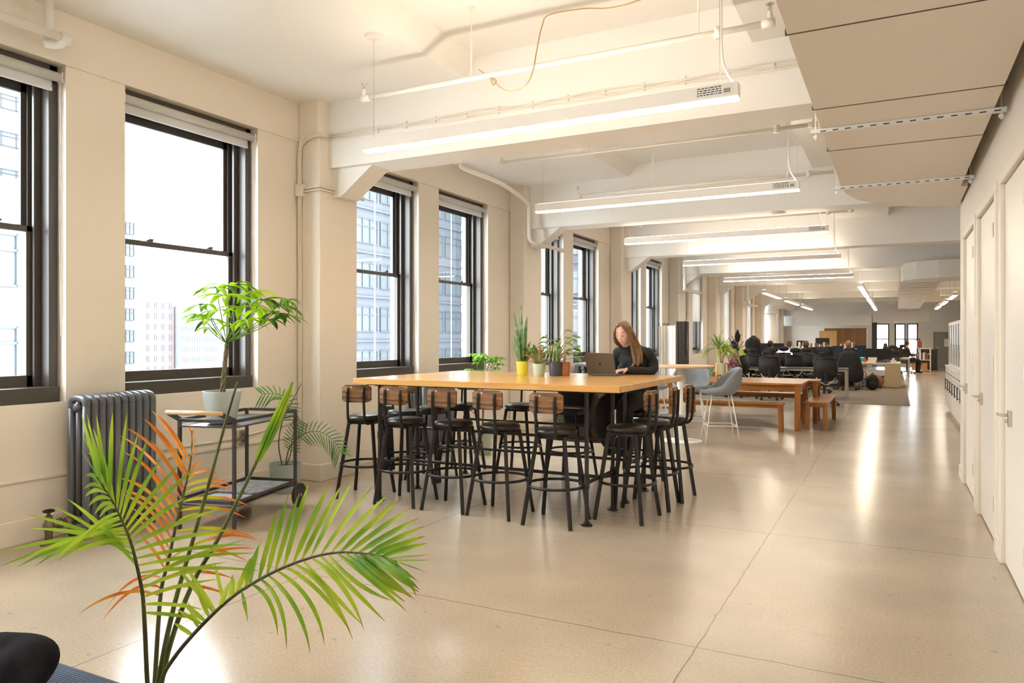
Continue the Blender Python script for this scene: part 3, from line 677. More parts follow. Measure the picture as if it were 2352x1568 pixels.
dup(st0, (-4.30, 6.03, 0), math.radians(-92), 'rustic bar stool tucked under the table\'s left end, nearest the viewer')
dup(st0, (-4.30, 6.50, 0), math.radians(-84), 'rustic bar stool tucked in the middle of the table\'s left end')
dup(st0, (-4.22, 6.98, 0), math.radians(-170), 'rustic bar stool at the far left corner, before the small radiator')
dup(st0, (-3.62, 7.22, 0), math.radians(183), 'rustic bar stool on the window side with white wall seen between its posts')
coatstool = dup(st0, (-2.98, 7.12, 0), math.radians(176), 'rustic bar stool on the window side with coats hung on it')
dup(st0, (-2.28, 7.22, 0), math.radians(185), 'rustic bar stool under the seated woman in black')

def bartable(label, y0, y1, x0=-4.285, x1=-1.80, legs=True):
    t = thing('bar_table', label, 'table', (x0, y0, 0), 0, 'oak bar tables'); L = x1-x0; D = y1-y0
    MB().box(0, L, 0, D, 1.05, 1.10).build('tabletop', OAK, t, bevel=0.003)
    MB().box(0.1, L-0.1, 0.06, 0.10, 1.04, 1.05).box(0.1, L-0.1, D-0.10, D-0.06, 1.04, 1.05).build('underframe', BLACK, t)
    ly = (0.165, D-0.15); lx = (0.17, L-0.325)
    for x in lx:
        for y in ly:
            m = MB().tube([(x, y, 0.0), (x, y, 1.045)], 0.0165, 12).tube([(x, y, 0.29), (x, y, 0.37)], 0.023, 12).tube([(x, y, 0.56), (x, y, 0.62)], 0.0215, 12)
            m.tube([(x, y, 0.0), (x, y, 0.008)], 0.045, 16).tube([(x, y, 0.008), (x, y, 0.03)], 0.026, 12).tube([(x, y, 1.03), (x, y, 1.05)], 0.045, 16)
            m.build('leg', PIPE, t, smooth=False)
    for x in lx: MB().tube([(x, ly[0], 0.33), (x, ly[1], 0.33)], 0.014, 10).tube([(x, D/2-0.03, 0.33), (x, D/2+0.03, 0.33)], 0.021, 10).build('cross_pipe', PIPE, t)
    MB().tube([(lx[0], D/2, 0.33), (lx[1], D/2, 0.33)], 0.014, 10).build('stretcher_pipe', PIPE, t)
    MB().tube([(lx[0], ly[1], 0.59), (lx[1], ly[1], 0.59)], 0.013, 10).build('rear_pipe', PIPE, t)
    return t
bartable('honey oak bar-height table on black pipe legs, the half nearer the viewer', 5.222, 6.135)
bartable('honey oak bar-height table on black pipe legs, the half nearer the windows', 6.139, 7.03)

# ------------------------------------------------ coats on a stool
def drape(name, m, label, loc, rows, n=28, thick=0.012, folds=5, amp=0.012):
    """cloth hung as a flattened tube: rows = (z, half width x, half depth y, yoff)"""
    vs = []; fs = []
    for j, (z, a, bq, yo) in enumerate(rows):
        f = min(1, j/3)
        for k in range(n):
            t = 2*math.pi*k/n; w = 1+amp*10*f*math.sin(folds*t+j*0.3)*0.3
            vs.append((a*w*math.cos(t), yo+bq*w*math.sin(t), z))
    for j in range(len(rows)-1):
        for k in range(n): fs.append((j*n+k, (j+1)*n+k, (j+1)*n+(k+1) % n, j*n+(k+1) % n))
    fs.append(tuple(range(n)))
    o = MB().add(vs, fs).build(name, m, None, smooth=True, solid=thick); o.location = loc; tag(o, label, 'coat'); return o
TRENCH = mat('khaki_cotton', (0.24, 0.19, 0.125), 0.8, var=0.2, scale=9, bump=0.2, bscale=40)
BLKC = mat('black_cloth', (0.014, 0.013, 0.014), 0.8, bump=0.2, bscale=60)
drape('trench_coat', TRENCH, 'khaki coat hanging over a bar stool behind the table', (-2.99, 7.36, 0), [(1.04, 0.20, 0.03, 0), (1.0, 0.22, 0.045, 0), (0.85, 0.23, 0.055, 0), (0.7, 0.245, 0.06, 0.0), (0.55, 0.265, 0.065, 0.0), (0.43, 0.285, 0.07, 0.0), (0.36, 0.29, 0.07, 0)], folds=7)
drape('jacket', BLKC, 'black jacket layered over the khaki coat on the stool', (-2.97, 7.21, 0), [(1.055, 0.16, 0.03, 0), (1.03, 0.19, 0.05, 0), (0.9, 0.2, 0.045, 0), (0.78, 0.17, 0.035, 0.0), (0.62, 0.13, 0.03, 0.0), (0.56, 0.12, 0.03, 0.0)], folds=5)
drape('black_bag', BLKC, 'dark scarf hanging down beside the leftmost stool and the column', (-4.86, 6.49, 0), [(0.72, 0.06, 0.04, 0), (0.66, 0.075, 0.05, 0), (0.5, 0.06, 0.05, 0), (0.35, 0.07, 0.05, 0.0), (0.15, 0.08, 0.06, 0.0), (0.05, 0.09, 0.06, 0.0)], folds=4)

# ------------------------------------------------ laptop
LAP = mat('space_grey_aluminium', (0.16, 0.15, 0.14), 0.35, metal=0.7)
t = thing('laptop', 'open space grey laptop on the table in front of the seated woman', 'laptop', (-2.475, 6.66, 1.10), math.radians(-5))
MB().box(-0.148, 0.148, 0, 0.215, 0.004, 0.016).build('base', LAP, t, bevel=0.003)
MB().box(-0.14, 0.14, 0.02, 0.11, 0.0155, 0.0175).build('keyboard', mat('key_black', (0.02, 0.02, 0.02), 0.5), t)
R = Matrix.Translation((0, 0.0, 0.012)) @ Matrix.Rotation(math.radians(17), 4, 'X')
lid = MB().rbox((0, -0.0, 0.108), (0.296, 0.007, 0.212), 0.012, 4, 'Y').moved(R).build('lid', LAP, t)
MB().box(-0.14, 0.14, 0.0036, 0.0045, 0.01, 0.205).moved(R).build('screen', emis('laptop_screen', (0.7, 0.8, 1.0), 0.9), lid)
lg = MB(); pts = []
for i in range(20):
    a = 2*math.pi*i/20; r = 0.014*(1-0.12*(math.sin(a) > 0.9)-0.1*(math.sin(a) < -0.95)); x = r*math.cos(a); pts.append((x-(0.004 if (math.cos(a) > 0.85) else 0), r*math.sin(a)))
lg.add([(x, -0.0042, 0.106+z) for x, z in pts], [tuple(range(20))]); lg.add([(0.001, -0.0042, 0.124), (0.007, -0.0042, 0.124), (0.006, -0.0042, 0.133), (0.002, -0.0042, 0.130)], [(0, 1, 2, 3)])
lg.moved(R).build('logo', mat('logo_black', (0.02, 0.02, 0.02), 0.25), lid)

# ------------------------------------------------ person: lofted volumes fused into continuous surfaces
SKIN = mat('skin', (0.74, 0.45, 0.33), 0.5, var=0.06, scale=12)
HAIRB = mat('brown_hair', (0.12, 0.055, 0.02), 0.42, col2=(0.25, 0.135, 0.055), scale=9, stretch=(14, 14, 0.7))
def headfn(d, q):
    x, y, z = d; r = Vector(q)
    # face is toward -Y
    if z < 0: k = 1+0.26*z*(0.6 if y < 0 else 1.0); r.x *= k; r.y *= (1+0.12*z) if y < 0 else (1+0.34*z)
    g = lambda cx, cz, sx, sz: math.exp(-((x-cx)/sx)**2-((z-cz)/sz)**2) if y < 0 else 0
    r.y -= 0.019*g(0, -0.16, 0.10, 0.17)+0.009*g(0, -0.26, 0.16, 0.07)
    r.y += 0.010*(g(-0.34, 0.04, 0.17, 0.11)+g(0.34, 0.04, 0.17, 0.11))
    r.y -= 0.004*g(0, 0.22, 0.5, 0.10)+0.006*g(0, -0.52, 0.16, 0.055)+0.006*g(0, -0.62, 0.15, 0.05)+0.007*g(0, -0.86, 0.22, 0.12)
    r.y += 0.004*g(0, -0.57, 0.2, 0.02)+0.003*g(0, -0.72, 0.25, 0.05)
    r.y -= 0.003*(g(-0.5, -0.2, 0.2, 0.2)+g(0.5, -0.2, 0.2, 0.2))
    return r
def hand(mb, wrist, d, nrm, side, curl=0.5, s=1.0):
    """wrist point, direction to fingers d, palm normal nrm (out of back of hand), side +1/-1 thumb side"""
    d = Vector(d).normalized(); n = Vector(nrm); n = (n-d*n.dot(d)).normalized(); x = d.cross(n)*side
    w = Vector(wrist); mb.tube([w-d*0.02, w+d*0.02, w+d*0.055, w+d*0.088], [0.024*s, 0.034*s, 0.040*s, 0.036*s], 12, flat=0.42, up=n)
    for i, (o, L) in enumerate([(-0.030, 0.060), (-0.010, 0.074), (0.010, 0.080), (0.029, 0.072)]):
        b0 = w+d*0.083-x*(-o)*s; p = [b0]; dd = d.copy(); 
        for k, f in enumerate((0.45, 0.3, 0.25)):
            ang = curl*(0.5+0.5*k); dd = (dd*math.cos(ang)-n*math.sin(ang)).normalized(); p.append(p[-1]+dd*L*f*s)
        mb.tube(p, [0.0095*s, 0.009*s, 0.0082*s, 0.006*s], 8)
    b0 = w+d*0.025+x*0.028*s; mb.tube([b0, b0+(x*0.8+d*0.6-n*0.3).normalized()*0.035*s, b0+(x*0.8+d*0.6-n*0.3).normalized()*0.035*s+(d*0.9-n*0.35).normalized()*0.034*s], [0.013*s, 0.0105*s, 0.0075*s], 8)
woman = thing('person', 'woman with long brown hair in a black turtleneck, seated and looking down at a laptop', 'person', (-2.35, 7.20, 0), math.radians(-8))
def limb(mb, pts, rs, n=12, flat=1.0, up=None): mb.tube(smoothpath(pts, 3), [rs[min(int(i/3), len(rs)-1)]*(1-(i % 3)/3)+rs[min(int(i/3)+1, len(rs)-1)]*(i % 3)/3 for i in range(len(smoothpath(pts, 3)))], n, flat=flat, up=up)
body = MB()
HR = Euler((math.radians(15), math.radians(-2), math.radians(3))); hc = Vector((-0.03, -0.13, 1.50))
body.ell(hc, (0.074, 0.093, 0.122), 56, 44, rot=HR, fn=headfn)
limb(body, [(-0.015, -0.01, 1.28), (-0.02, -0.05, 1.37), (-0.025, -0.10, 1.44)], [0.055, 0.052, 0.055])
limb(body, [(0, 0.10, 0.80), (0, 0.08, 0.95), (0, 0.03, 1.12), (0, 0.01, 1.30)], [0.12, 0.10, 0.12, 0.10], 18, flat=0.7, up=(0, 1, 0))
aR = [(0.17, 0.0, 1.27), (0.225, -0.02, 1.17), (0.215, -0.10, 1.135), (0.15, -0.31, 1.135), (0.075, -0.40, 1.145)]
aR = [(0.160, 0.02, 1.315), (0.205, 0.05, 1.21), (0.215, 0.0, 1.135), (0.14, -0.165, 1.137), (0.075, -0.285, 1.152)]
aL = [(-0.160, 0.02, 1.315), (-0.21, 0.05, 1.21), (-0.225, -0.02, 1.135), (-0.22, -0.17, 1.137), (-0.19, -0.30, 1.152)]
for a in (aR, aL): limb(body, a, [0.036, 0.036, 0.036, 0.031, 0.024])
hand(body, Vector(aR[-1])+Vector((-0.0, -0.01, 0)), (-0.42, -0.85, -0.10), (0, 0, 1), -1, 0.45)
hand(body, Vector(aL[-1])+Vector((0.0, -0.01, 0)), (0.30, -0.9, -0.10), (0, 0, 1), 1, 0.45)
for sx in (-1, 1):
    limb(body, [(sx*0.09, 0.08, 0.83), (sx*0.10, -0.12, 0.84), (sx*0.11, -0.36, 0.80), (sx*0.11, -0.37, 0.60), (sx*0.10, -0.24, 0.40)], [0.085, 0.08, 0.06, 0.05, 0.035])
body.build('body', SKIN, woman, rem=0.0055)
SW = mat('black_knit', (0.010, 0.0095, 0.0095), 0.75, bump=0.15, bscale=120)
sw = MB()
limb(sw, [(0, 0.10, 0.80), (0, 0.085, 0.93), (0, 0.05, 1.10), (0, 0.02, 1.25), (0, 0.01, 1.345)], [0.155, 0.135, 0.150, 0.158, 0.085], 20, flat=0.66, up=(0, 1, 0))
sw.ell((-0.065, -0.07, 1.14), (0.065, 0.06, 0.07)).ell((0.065, -0.07, 1.14), (0.065, 0.06, 0.07))
limb(sw, [(-0.155, 0.015, 1.31), (0, 0.01, 1.34), (0.155, 0.015, 1.31)], [0.056, 0.06, 0.056])
limb(sw, [(-0.01, 0.0, 1.31), (-0.018, -0.04, 1.37), (-0.022, -0.065, 1.41)], [0.085, 0.064, 0.061], 16)
for a in (aR, aL): limb(sw, a, [0.060, 0.052, 0.049, 0.041, 0.033])
for sx in (-1, 1): sw.ell((sx*0.165, 0.02, 1.30), (0.062, 0.062, 0.066))
sw.build('turtleneck_sweater', SW, woman, rem=0.008)
pn = MB()
for sx in (-1, 1):
    limb(pn, [(sx*0.08, 0.12, 0.84), (sx*0.10, -0.10, 0.845), (sx*0.115, -0.37, 0.81), (sx*0.12, -0.40, 0.62), (sx*0.10, -0.28, 0.43)], [0.12, 0.105, 0.085, 0.085, 0.085])
limb(pn, [(-0.09, 0.12, 0.84), (0.09, 0.12, 0.84)], [0.12, 0.12])
pn.build('trousers', BLKC, woman, rem=0.012)
for sx, a in ((-1, 0.03), (1, -0.02)):
    x = sx*0.10+a; m = MB(); m.ell((x, -0.30, 0.362), (0.045, 0.13, 0.035)).ell((x, -0.23, 0.385), (0.042, 0.055, 0.055)).box(x-0.04, x+0.04, -0.42, -0.18, 0.322, 0.345)
    sh = m.build('shoe', mat('black_sneaker', (0.012, 0.012, 0.012), 0.4), woman, rem=0.008)
    k = MB()
    for q in range(4): k.tube([(x-0.022, -0.30-0.02*q, 0.402-0.004*q), (x+0.022, -0.31-0.02*q, 0.402-0.004*q)], 0.004, 6)
    k.build('laces', mat('grey_laces', (0.3, 0.3, 0.3), 0.7), sh)
# hair: cap with centre parting, long locks over her left shoulder
def hp(x, y, z): return hc+HR.to_matrix() @ Vector((x, y, z))
hm = MB()
def hairfn(d, q):
    r = Vector(q)
    if d.y < -0.35 and d.z < 0.55: r *= 0.80
    if abs(d.x) < 0.06 and d.z > 0.3: r *= 0.975
    return r
hm.ell(hc+HR.to_matrix() @ Vector((0, 0.014, 0.012)), (0.086, 0.098, 0.124), 40, 30, rot=HR, fn=hairfn)
def lock(pts, rs, flat=0.55): hm.tube(smoothpath(pts, 4), [rs[min(i//4, len(rs)-1)]*(1-(i % 4)/4)+rs[min(i//4+1, len(rs)-1)]*(i % 4)/4 for i in range(4*(len(pts)-1)+1)], 10, flat=flat)
lock([hp(0.008, -0.062, 0.112), hp(0.047, -0.074, 0.075), hp(0.076, -0.056, 0.005), hp(0.084, -0.045, -0.08), (0.07, -0.12, 1.31), (0.10, -0.14, 1.22), (0.075, -0.15, 1.165), (0.09, -0.15, 1.14)], [0.012, 0.017, 0.020, 0.027, 0.036, 0.034, 0.024, 0.006])
lock([hp(0.03, -0.05, 0.115), hp(0.078, -0.036, 0.045), hp(0.088, -0.02, -0.05), (0.085, -0.07, 1.35), (0.125, -0.10, 1.24), (0.12, -0.13, 1.17)], [0.02, 0.028, 0.03, 0.04, 0.042, 0.012])
lock([hp(0.06, 0.0, 0.08), hp(0.09, 0.02, -0.02), (0.085, -0.02, 1.36), (0.115, -0.04, 1.28), (0.14, -0.07, 1.20)], [0.03, 0.035, 0.04, 0.038, 0.012])
lock([hp(-0.008, -0.062, 0.112), hp(-0.047, -0.074, 0.075), hp(-0.075, -0.056, 0.005), hp(-0.081, -0.045, -0.07), (-0.082, -0.07, 1.36)], [0.012, 0.016, 0.017, 0.017, 0.007])
lock([hp(-0.05, 0.0, 0.09), hp(-0.088, 0.0, 0.0), hp(-0.086, 0.0, -0.08), (-0.08, -0.01, 1.33)], [0.03, 0.03, 0.028, 0.012])
lock([hp(0, 0.08, 0.05), hp(0, 0.10, -0.05), (0, 0.04, 1.34), (0.02, 0.065, 1.24)], [0.06, 0.06, 0.06, 0.03])
hm.build('hair', HAIRB, woman, rem=0.006)
fc = lambda x, z, yy=0.0: hc+HR.to_matrix() @ Vector((x, -0.093*math.sqrt(max(0.05, 1-(x/0.074)**2-(z/0.125)**2))+yy, z))
for sx in (-1, 1):
    MB().tube([fc(sx*0.012, 0.027, 0.001), fc(sx*0.03, 0.034, 0.001), fc(sx*0.05, 0.027, 0.001)], [0.003, 0.0036, 0.0018], 6).build('eyebrow', mat('eyebrow_brown', (0.12, 0.06, 0.03), 0.6), woman)
    MB().tube([fc(sx*0.014, 0.002, 0.0035), fc(sx*0.029, -0.003, 0.0035), fc(sx*0.045, 0.001, 0.0035)], [0.0018, 0.0028, 0.002], 6).build('eyelashes', mat('lash_dark', (0.03, 0.02, 0.015), 0.6), woman)
MB().tube([fc(-0.024, -0.067, -0.000), fc(-0.008, -0.064, -0.004), fc(0.008, -0.064, -0.004), fc(0.024, -0.067, -0.000)], [0.0015, 0.004, 0.004, 0.0015], 8).build('lips', mat('lip_pink', (0.56, 0.20, 0.16), 0.4), woman)

# ------------------------------------------------ pots and plants on the bar table
def pot(parent, r0, r1, h, col, name='pot', rough=0.35, rim=0.006):
    m = mat('glaze_%02x%02x%02x' % tuple(int(q*255) for q in col), col, rough)
    k = MB().lathe((0, 0, 0), [(r0*0.92, 0), (r0, 0.012), (r0+(r1-r0)*0.5, h*0.5), (r1, h*0.93), (r1, h), (r1-rim, h), (r1-rim*1.3, h*0.86), (0, h*0.86)], 36)
    o = k.build(name, m, parent, smooth=True); md = o.modifiers.new('e', 'EDGE_SPLIT'); md.split_angle = math.radians(50)
    MB().lathe((0, 0, h*0.86), [(r1-rim*1.4, 0), (0, 0.006)], 20).build('soil', SOIL, parent)
    return o
def on_table(u, v, z=1.10):
    d = (HH-z)*F/(v-HY); p = P(u, v, d); return (p.x, p.y, z)
snakeL = leafmat('snake_leaf', (0.06, 0.15, 0.05), (0.22, 0.34, 0.10), 26, 0.15); 
t = thing('snake_plant', 'tall snake plant in a yellow pot on the bar table', 'plant', on_table(1200, 861.5), 0)
pot(t, 0.052, 0.060, 0.135, (0.70, 0.62, 0.06))
rnd = random.Random(11)
leaves = [(-0.005, 0.60, -0.01, 0.032), (-0.055, 0.52, -0.02, 0.03), (0.035, 0.48, 0.0, 0.032), (0.018, 0.40, 0.02, 0.028), (-0.07, 0.30, 0.0, 0.028), (0.06, 0.24, 0, 0.03), (-0.085, 0.22, 0.02, 0.026), (0.03, 0.34, -0.03, 0.026), (-0.03, 0.38, 0.03, 0.028), (0.09, 0.20, 0.01, 0.026), (-0.02, 0.26, -0.05, 0.026), (0.0, 0.30, 0.05, 0.026)]
for dx, h, dy, w in leaves:
    b0 = Vector((dx*0.35, dy*0.4, 0.11)); e = b0+Vector((dx*1.1, dy, h-0.02)); mid = b0.lerp(e, 0.5)+Vector((-dx*0.3, 0, 0))
    MB().strip(bez(b0, mid, e, 10), w*1.25, (rnd.uniform(-0.5, 0.5), -1, 0), prof=lambda q: 0.55+0.45*math.sin(math.pi*min(1, q*1.2)) if q < 0.75 else (1-q)/0.25*0.78, fold=0.22).build('leaf', snakeL, t, smooth=True, solid=0.003)
def blade_plant(name, label, cat, loc, n, L, w, m, spread=0.8, seed=1, up=0.6, base=0.1, droop=0.5, group=None, zr=0.0):
    t = thing(name, label, cat, loc, 0, group); r_ = random.Random(seed); base_r = 0.02
    for i in range(n):
        a = 2*math.pi*i/n+r_.uniform(-0.3, 0.3); el = r_.uniform(up*0.5, up*1.3); l = L*r_.uniform(0.65, 1.0)
        d = Vector((math.cos(a)*math.cos(el), math.sin(a)*math.cos(el), math.sin(el))); b0 = Vector((math.cos(a)*base_r, math.sin(a)*base_r, base+r_.uniform(0, zr)))
        e = b0+d*l+Vector((0, 0, -droop*l*0.5)); mid = b0+d*l*0.55+Vector((0, 0, l*0.08))
        MB().strip(bez(b0, mid, e, 7), w*r_.uniform(0.8, 1.1), (-d.x*0.3, -d.y*0.3, 1), fold=0.15).build('leaf', m, t, smooth=True, solid=0.0015)
    return t
SP = leafmat('spider_leaf', (0.26, 0.36, 0.12), (0.66, 0.66, 0.36), 14, 0.3)
t = blade_plant('spider_plant', 'variegated plant with red tinged leaves in a pale green pot on bar table', 'plant', on_table(1238, 862.5), 20, 0.16, 0.014, SP, seed=4, base=0.11)
pot(t, 0.054, 0.064, 0.115, (0.52, 0.60, 0.48))
REDL = leafmat('red_leaf', (0.50, 0.09, 0.05), (0.20, 0.28, 0.10), 3, 0.3); GRL = leafmat('mid_green_leaf', (0.10, 0.24, 0.05), (0.30, 0.46, 0.10), 6, 0.35)
for (dx, dz, m_) in ((-0.12, 0.045, REDL), (0.03, 0.15, REDL), (0.07, 0.13, GRL), (-0.04, 0.15, GRL), (-0.10, 0.13, GRL), (0.09, 0.09, REDL)):
    MB().strip(bez((0, 0, 0.11), (dx*0.4, -0.01, 0.17+dz*0.5), (dx*1.3, -0.03, 0.15+dz), 8), 0.036, (0.2, -1, 0.9), fold=0.12).build('leaf', m_, t, smooth=True, solid=0.0015)
def broad_plant(name, label, loc, stems, lw, ll, m, seed, base, sr=0.003):
    t = thing(name, label, 'plant', loc); r_ = random.Random(seed); SG = leafmat('stem_green', (0.20, 0.30, 0.08), (0.30, 0.24, 0.10), 5, 0.0)
    for (dx, dy, h) in stems:
        e = Vector((dx, dy, base+h)); s_ = MB().tube(bez((dx*0.1, dy*0.1, base), (dx*0.3, dy*0.3, base+h*0.7), e, 6), sr, 5).build('stem', SG, t)
        a = math.atan2(dy, dx)+r_.uniform(-0.7, 0.7); d = Vector((math.cos(a), math.sin(a), r_.uniform(-0.35, 0.15)))
        MB().strip(bez(e, e+d*ll*0.5+Vector((0, 0, 0.01)), e+d*ll+Vector((0, 0, -0.02)), 7), lw, (0.0, -0.35, 1), prof=lambda q: math.sin(math.pi*min(1, q**0.7*0.98+0.02))**0.8, fold=0.1).build('leaf', m, t, smooth=True, solid=0.001)
    return t
r_ = random.Random(5)
t = broad_plant('pothos_plant', 'trailing leafy plant in a navy pot on the bar table', on_table(1276, 863), [(r_.uniform(-0.10, 0.16), r_.uniform(-0.08, 0.08), r_.uniform(0.08, 0.27)) for _ in range(22)]+[(0.19, 0.0, 0.24), (0.21, -0.02, 0.16), (0.17, 0, 0.10), (0.09, 0, 0.30), (-0.08, 0, 0.24), (0.2, 0, 0.05), (-0.12, 0, 0.16), (-0.14, 0.02, 0.12)], 0.052, 0.085, leafmat('pothos_leaf', (0.08, 0.24, 0.03), (0.30, 0.50, 0.08), 8, 0.35), 8, 0.12)
pot(t, 0.058, 0.066, 0.128, (0.05, 0.06, 0.09))
for dx in (-0.04, -0.02, 0.0, 0.02): MB().strip(bez((dx, -0.02, 0.30), (dx*1.6, -0.05, 0.22), (dx*2.2, -0.07, 0.13), 6), 0.02, (0, -1, 0.3)).build('leaf', SP, t, smooth=True, solid=0.001)
t = thing('planter', 'terracotta pot mostly hidden behind the navy pot', 'pot', (on_table(1276, 863)[0]+0.06, on_table(1276, 863)[1]+0.075, 1.10)); pot(t, 0.05, 0.055, 0.13, (0.45, 0.17, 0.10))
for i in range(5): MB().tube([(0.0, 0.0, 0.12), (0.02*i-0.04, 0, 0.26)], 0.002, 5).build('stem', REDL, t)
# bushy plant behind the table, on a floor stand
BRT = leafmat('bright_leaf', (0.16, 0.44, 0.03), (0.36, 0.66, 0.06), 4, 0.45)
t = thing('umbrella_plant', 'bright green umbrella leafed plant showing just above the table edge', 'plant', (-4.62, 8.15, 0)); r_ = random.Random(21)
pot(t, 0.11, 0.13, 0.26, (0.42, 0.47, 0.36)); MB().tube([(0, 0, 0.2), (0.01, 0, 0.6), (-0.01, 0, 0.92)], 0.014, 8).build('stem', mat('twig_brown', (0.16, 0.10, 0.05), 0.7), t)
for i in range(22):
    a = r_.uniform(0, 6.28); rr = r_.uniform(0.03, 0.24); c0 = Vector((rr*math.cos(a)*1.05, rr*math.sin(a), r_.uniform(1.02, 1.27)))
    MB().tube(bez((0, 0, 0.88), c0*0.6+Vector((0, 0, 0.38)), c0, 5), 0.003, 5).build('petiole', GRL, t)
    lf = MB()
    for k in range(7):
        b_ = 2*math.pi*k/7+i; d = Vector((math.cos(b_), math.sin(b_), 0.05)); L_ = r_.uniform(0.08, 0.12)
        lf.strip(bez(c0, c0+d*L_*0.5+Vector((0, 0, 0.012)), c0+d*L_+Vector((0, 0, -0.035)), 6), 0.038, (0, 0, 1), fold=0.1)
    lf.build('leaf_cluster', BRT, t, smooth=True)
# radiators
RADM = mat('dark_radiator_paint', (0.105, 0.11, 0.125), 0.32)
def radiator(label, x0, x1, y0, y1, h, n, m=RADM, valve=False):
    t = thing('radiator', label, 'radiator', (x0, y0, 0)); D = x1-x0; st = (y1-y0)/n
    for i in range(n):
        q = MB(); yc = st*(i+0.5); w = st*0.90
        for xx in (0.035, D-0.035):
            q.tube([(xx, yc, 0.0 if i in (0, n-1) else 0.09), (xx, yc, 0.10), (xx, yc, h-0.07)], [w*0.42, w*0.5, w*0.5], 14, up=(0, 1, 0))
        q.tube(smoothpath([(0.035, yc, h-0.09), (0.045, yc, h-0.03), (D/2, yc, h-0.012), (D-0.045, yc, h-0.03), (D-0.035, yc, h-0.09)], 5), w*0.5, 14, up=(0, 1, 0))
        q.tube([(0.035, yc, 0.13), (D-0.035, yc, 0.13)], w*0.46, 12, up=(0, 1, 0)); q.tube([(D/2, yc, 0.1), (D/2, yc, h-0.04)], w*0.40, 12, up=(0, 1, 0))
        q.tube([(D/2, yc-st/2, 0.13), (D/2, yc+st/2, 0.13)], 0.03, 10).tube([(D/2, yc-st/2, h-0.08), (D/2, yc+st/2, h-0.08)], 0.03, 10)
        q.build('section', m, t, smooth=True)
    if valve:
        v_ = MB(); v_.tube([(D/2, 0.02, 0.13), (D/2, -0.22, 0.13)], 0.022, 12).tube([(D/2, -0.03, 0.13), (D/2, -0.07, 0.13)], 0.036, 8).tube([(D/2, -0.10, 0.13), (D/2, -0.13, 0.13)], 0.04, 6).tube([(D/2, -0.19, 0.0), (D/2, -0.19, 0.20)], 0.024, 12).ell((D/2, -0.19, 0.13), (0.038, 0.038, 0.04)).tube([(D/2, -0.19, 0.0), (D/2, -0.19, 0.008)], 0.055, 18).tube([(D/2, -0.19, 0.20), (D/2, -0.19, 0.235)], 0.012, 8)
        vv = v_.build('valve', mat('aged_brass', (0.22, 0.17, 0.12), 0.4, metal=0.6), t, smooth=True)
        MB().torus((D/2, -0.19, 0.235), 0.032, 0.008, 20, 8).tube([(D/2-0.03, -0.19, 0.235), (D/2+0.03, -0.19, 0.235)], 0.006, 6).build('handwheel', BLACK, vv, smooth=True)
        MB().tube([(D, st/2, 0.62), (D+0.015, st/2, 0.62)], 0.01, 8).build('air_vent', STEEL, t)
    return t
radiator('dark grey cast iron radiator under the left windows, at the viewer\'s end', -5.43, -5.19, 3.35, 3.95, 1.03, 10, valve=True)
radiator('dark radiator behind the left stools under the fourth window', -5.43, -5.22, 7.75, 8.5, 0.95, 12)
radiator('grey radiator behind the laptop under the sixth window', -5.42, -5.1, 13.1, 13.95, 0.97, 10, mat('mid_grey_radiator', (0.22, 0.24, 0.26), 0.4))
radiator('grey radiator beside the folding screen', -5.42, -5.12, 17.6, 18.5, 0.97, 10, MATS['mid_grey_radiator'])
t = thing('snake_plant', 'snake plant in an orange pot on the floor behind the bar table', 'plant', (-4.45, 11.9, 0)); pot(t, 0.13, 0.15, 0.30, (0.62, 0.28, 0.03)); r_ = random.Random(3)
for i in range(13):
    a = r_.uniform(0, 6.28); k = r_.uniform(0.04, 0.20); h = r_.uniform(0.3, 0.55)
    MB().strip(bez((0.05*math.cos(a), 0.05*math.sin(a), 0.26), (k*0.6*math.cos(a), k*0.6*math.sin(a), 0.26+h*0.6), (k*1.3*math.cos(a), k*math.sin(a), 0.26+h), 7), 0.05, (0, -1, 0.1), prof=lambda q: 0.6+0.4*math.sin(3*q) if q < 0.75 else (1-q)/0.25*0.8, fold=0.2).build('leaf', snakeL, t, smooth=True, solid=0.003)
# ------------------------------------------------ bar cart with money tree
CARTM = mat('charcoal_steel', (0.075, 0.07, 0.07), 0.4, metal=0.3)
t = thing('bar_cart', 'charcoal two tier rolling cart with a wooden handle under the second window', 'cart', (-4.74, 4.37, 0), math.radians(14))
LX, LY_, ZT = 0.245, 0.465, 0.785
def tray(name, z, rim):
    k = MB().rbox((0, 0, z), (2*LX, 2*LY_, 0.012), 0.03, 4)
    for sx in (-1, 1): k.box(sx*LX-0.006, sx*LX+0.006, -LY_+0.02, LY_-0.02, z+rim-0.012, z+rim+0.014)
    for sy in (-1, 1): k.box(-LX+0.02, LX-0.02, sy*LY_-0.006, sy*LY_+0.006, z+rim-0.012, z+rim+0.014)
    k.build(name, CARTM, t, bevel=0.002)
tray('top_tray', ZT, 0.045); tray('lower_tray', 0.19, 0.03)
for sx in (-1, 1):
    for sy in (-1, 1): MB().bar((sx*(LX-0.01), sy*(LY_-0.02), 0.0 if sy < 0 else 0.09), (sx*(LX-0.01), sy*(LY_-0.02), ZT+0.055), 0.03, 0.018).build('leg', CARTM, t)
for sx in (-1, 1): MB().bar((sx*(LX-0.01), -LY_+0.03, ZT+0.045), (sx*(LX-0.03), -LY_-0.13, ZT+0.115), 0.014, 0.035).build('handle_arm', CARTM, t)
MB().tube([(-LX+0.01, -LY_-0.13, ZT+0.118), (LX-0.01, -LY_-0.13, ZT+0.118)], 0.0165, 14).build('handle', LTWOOD, t, smooth=True)
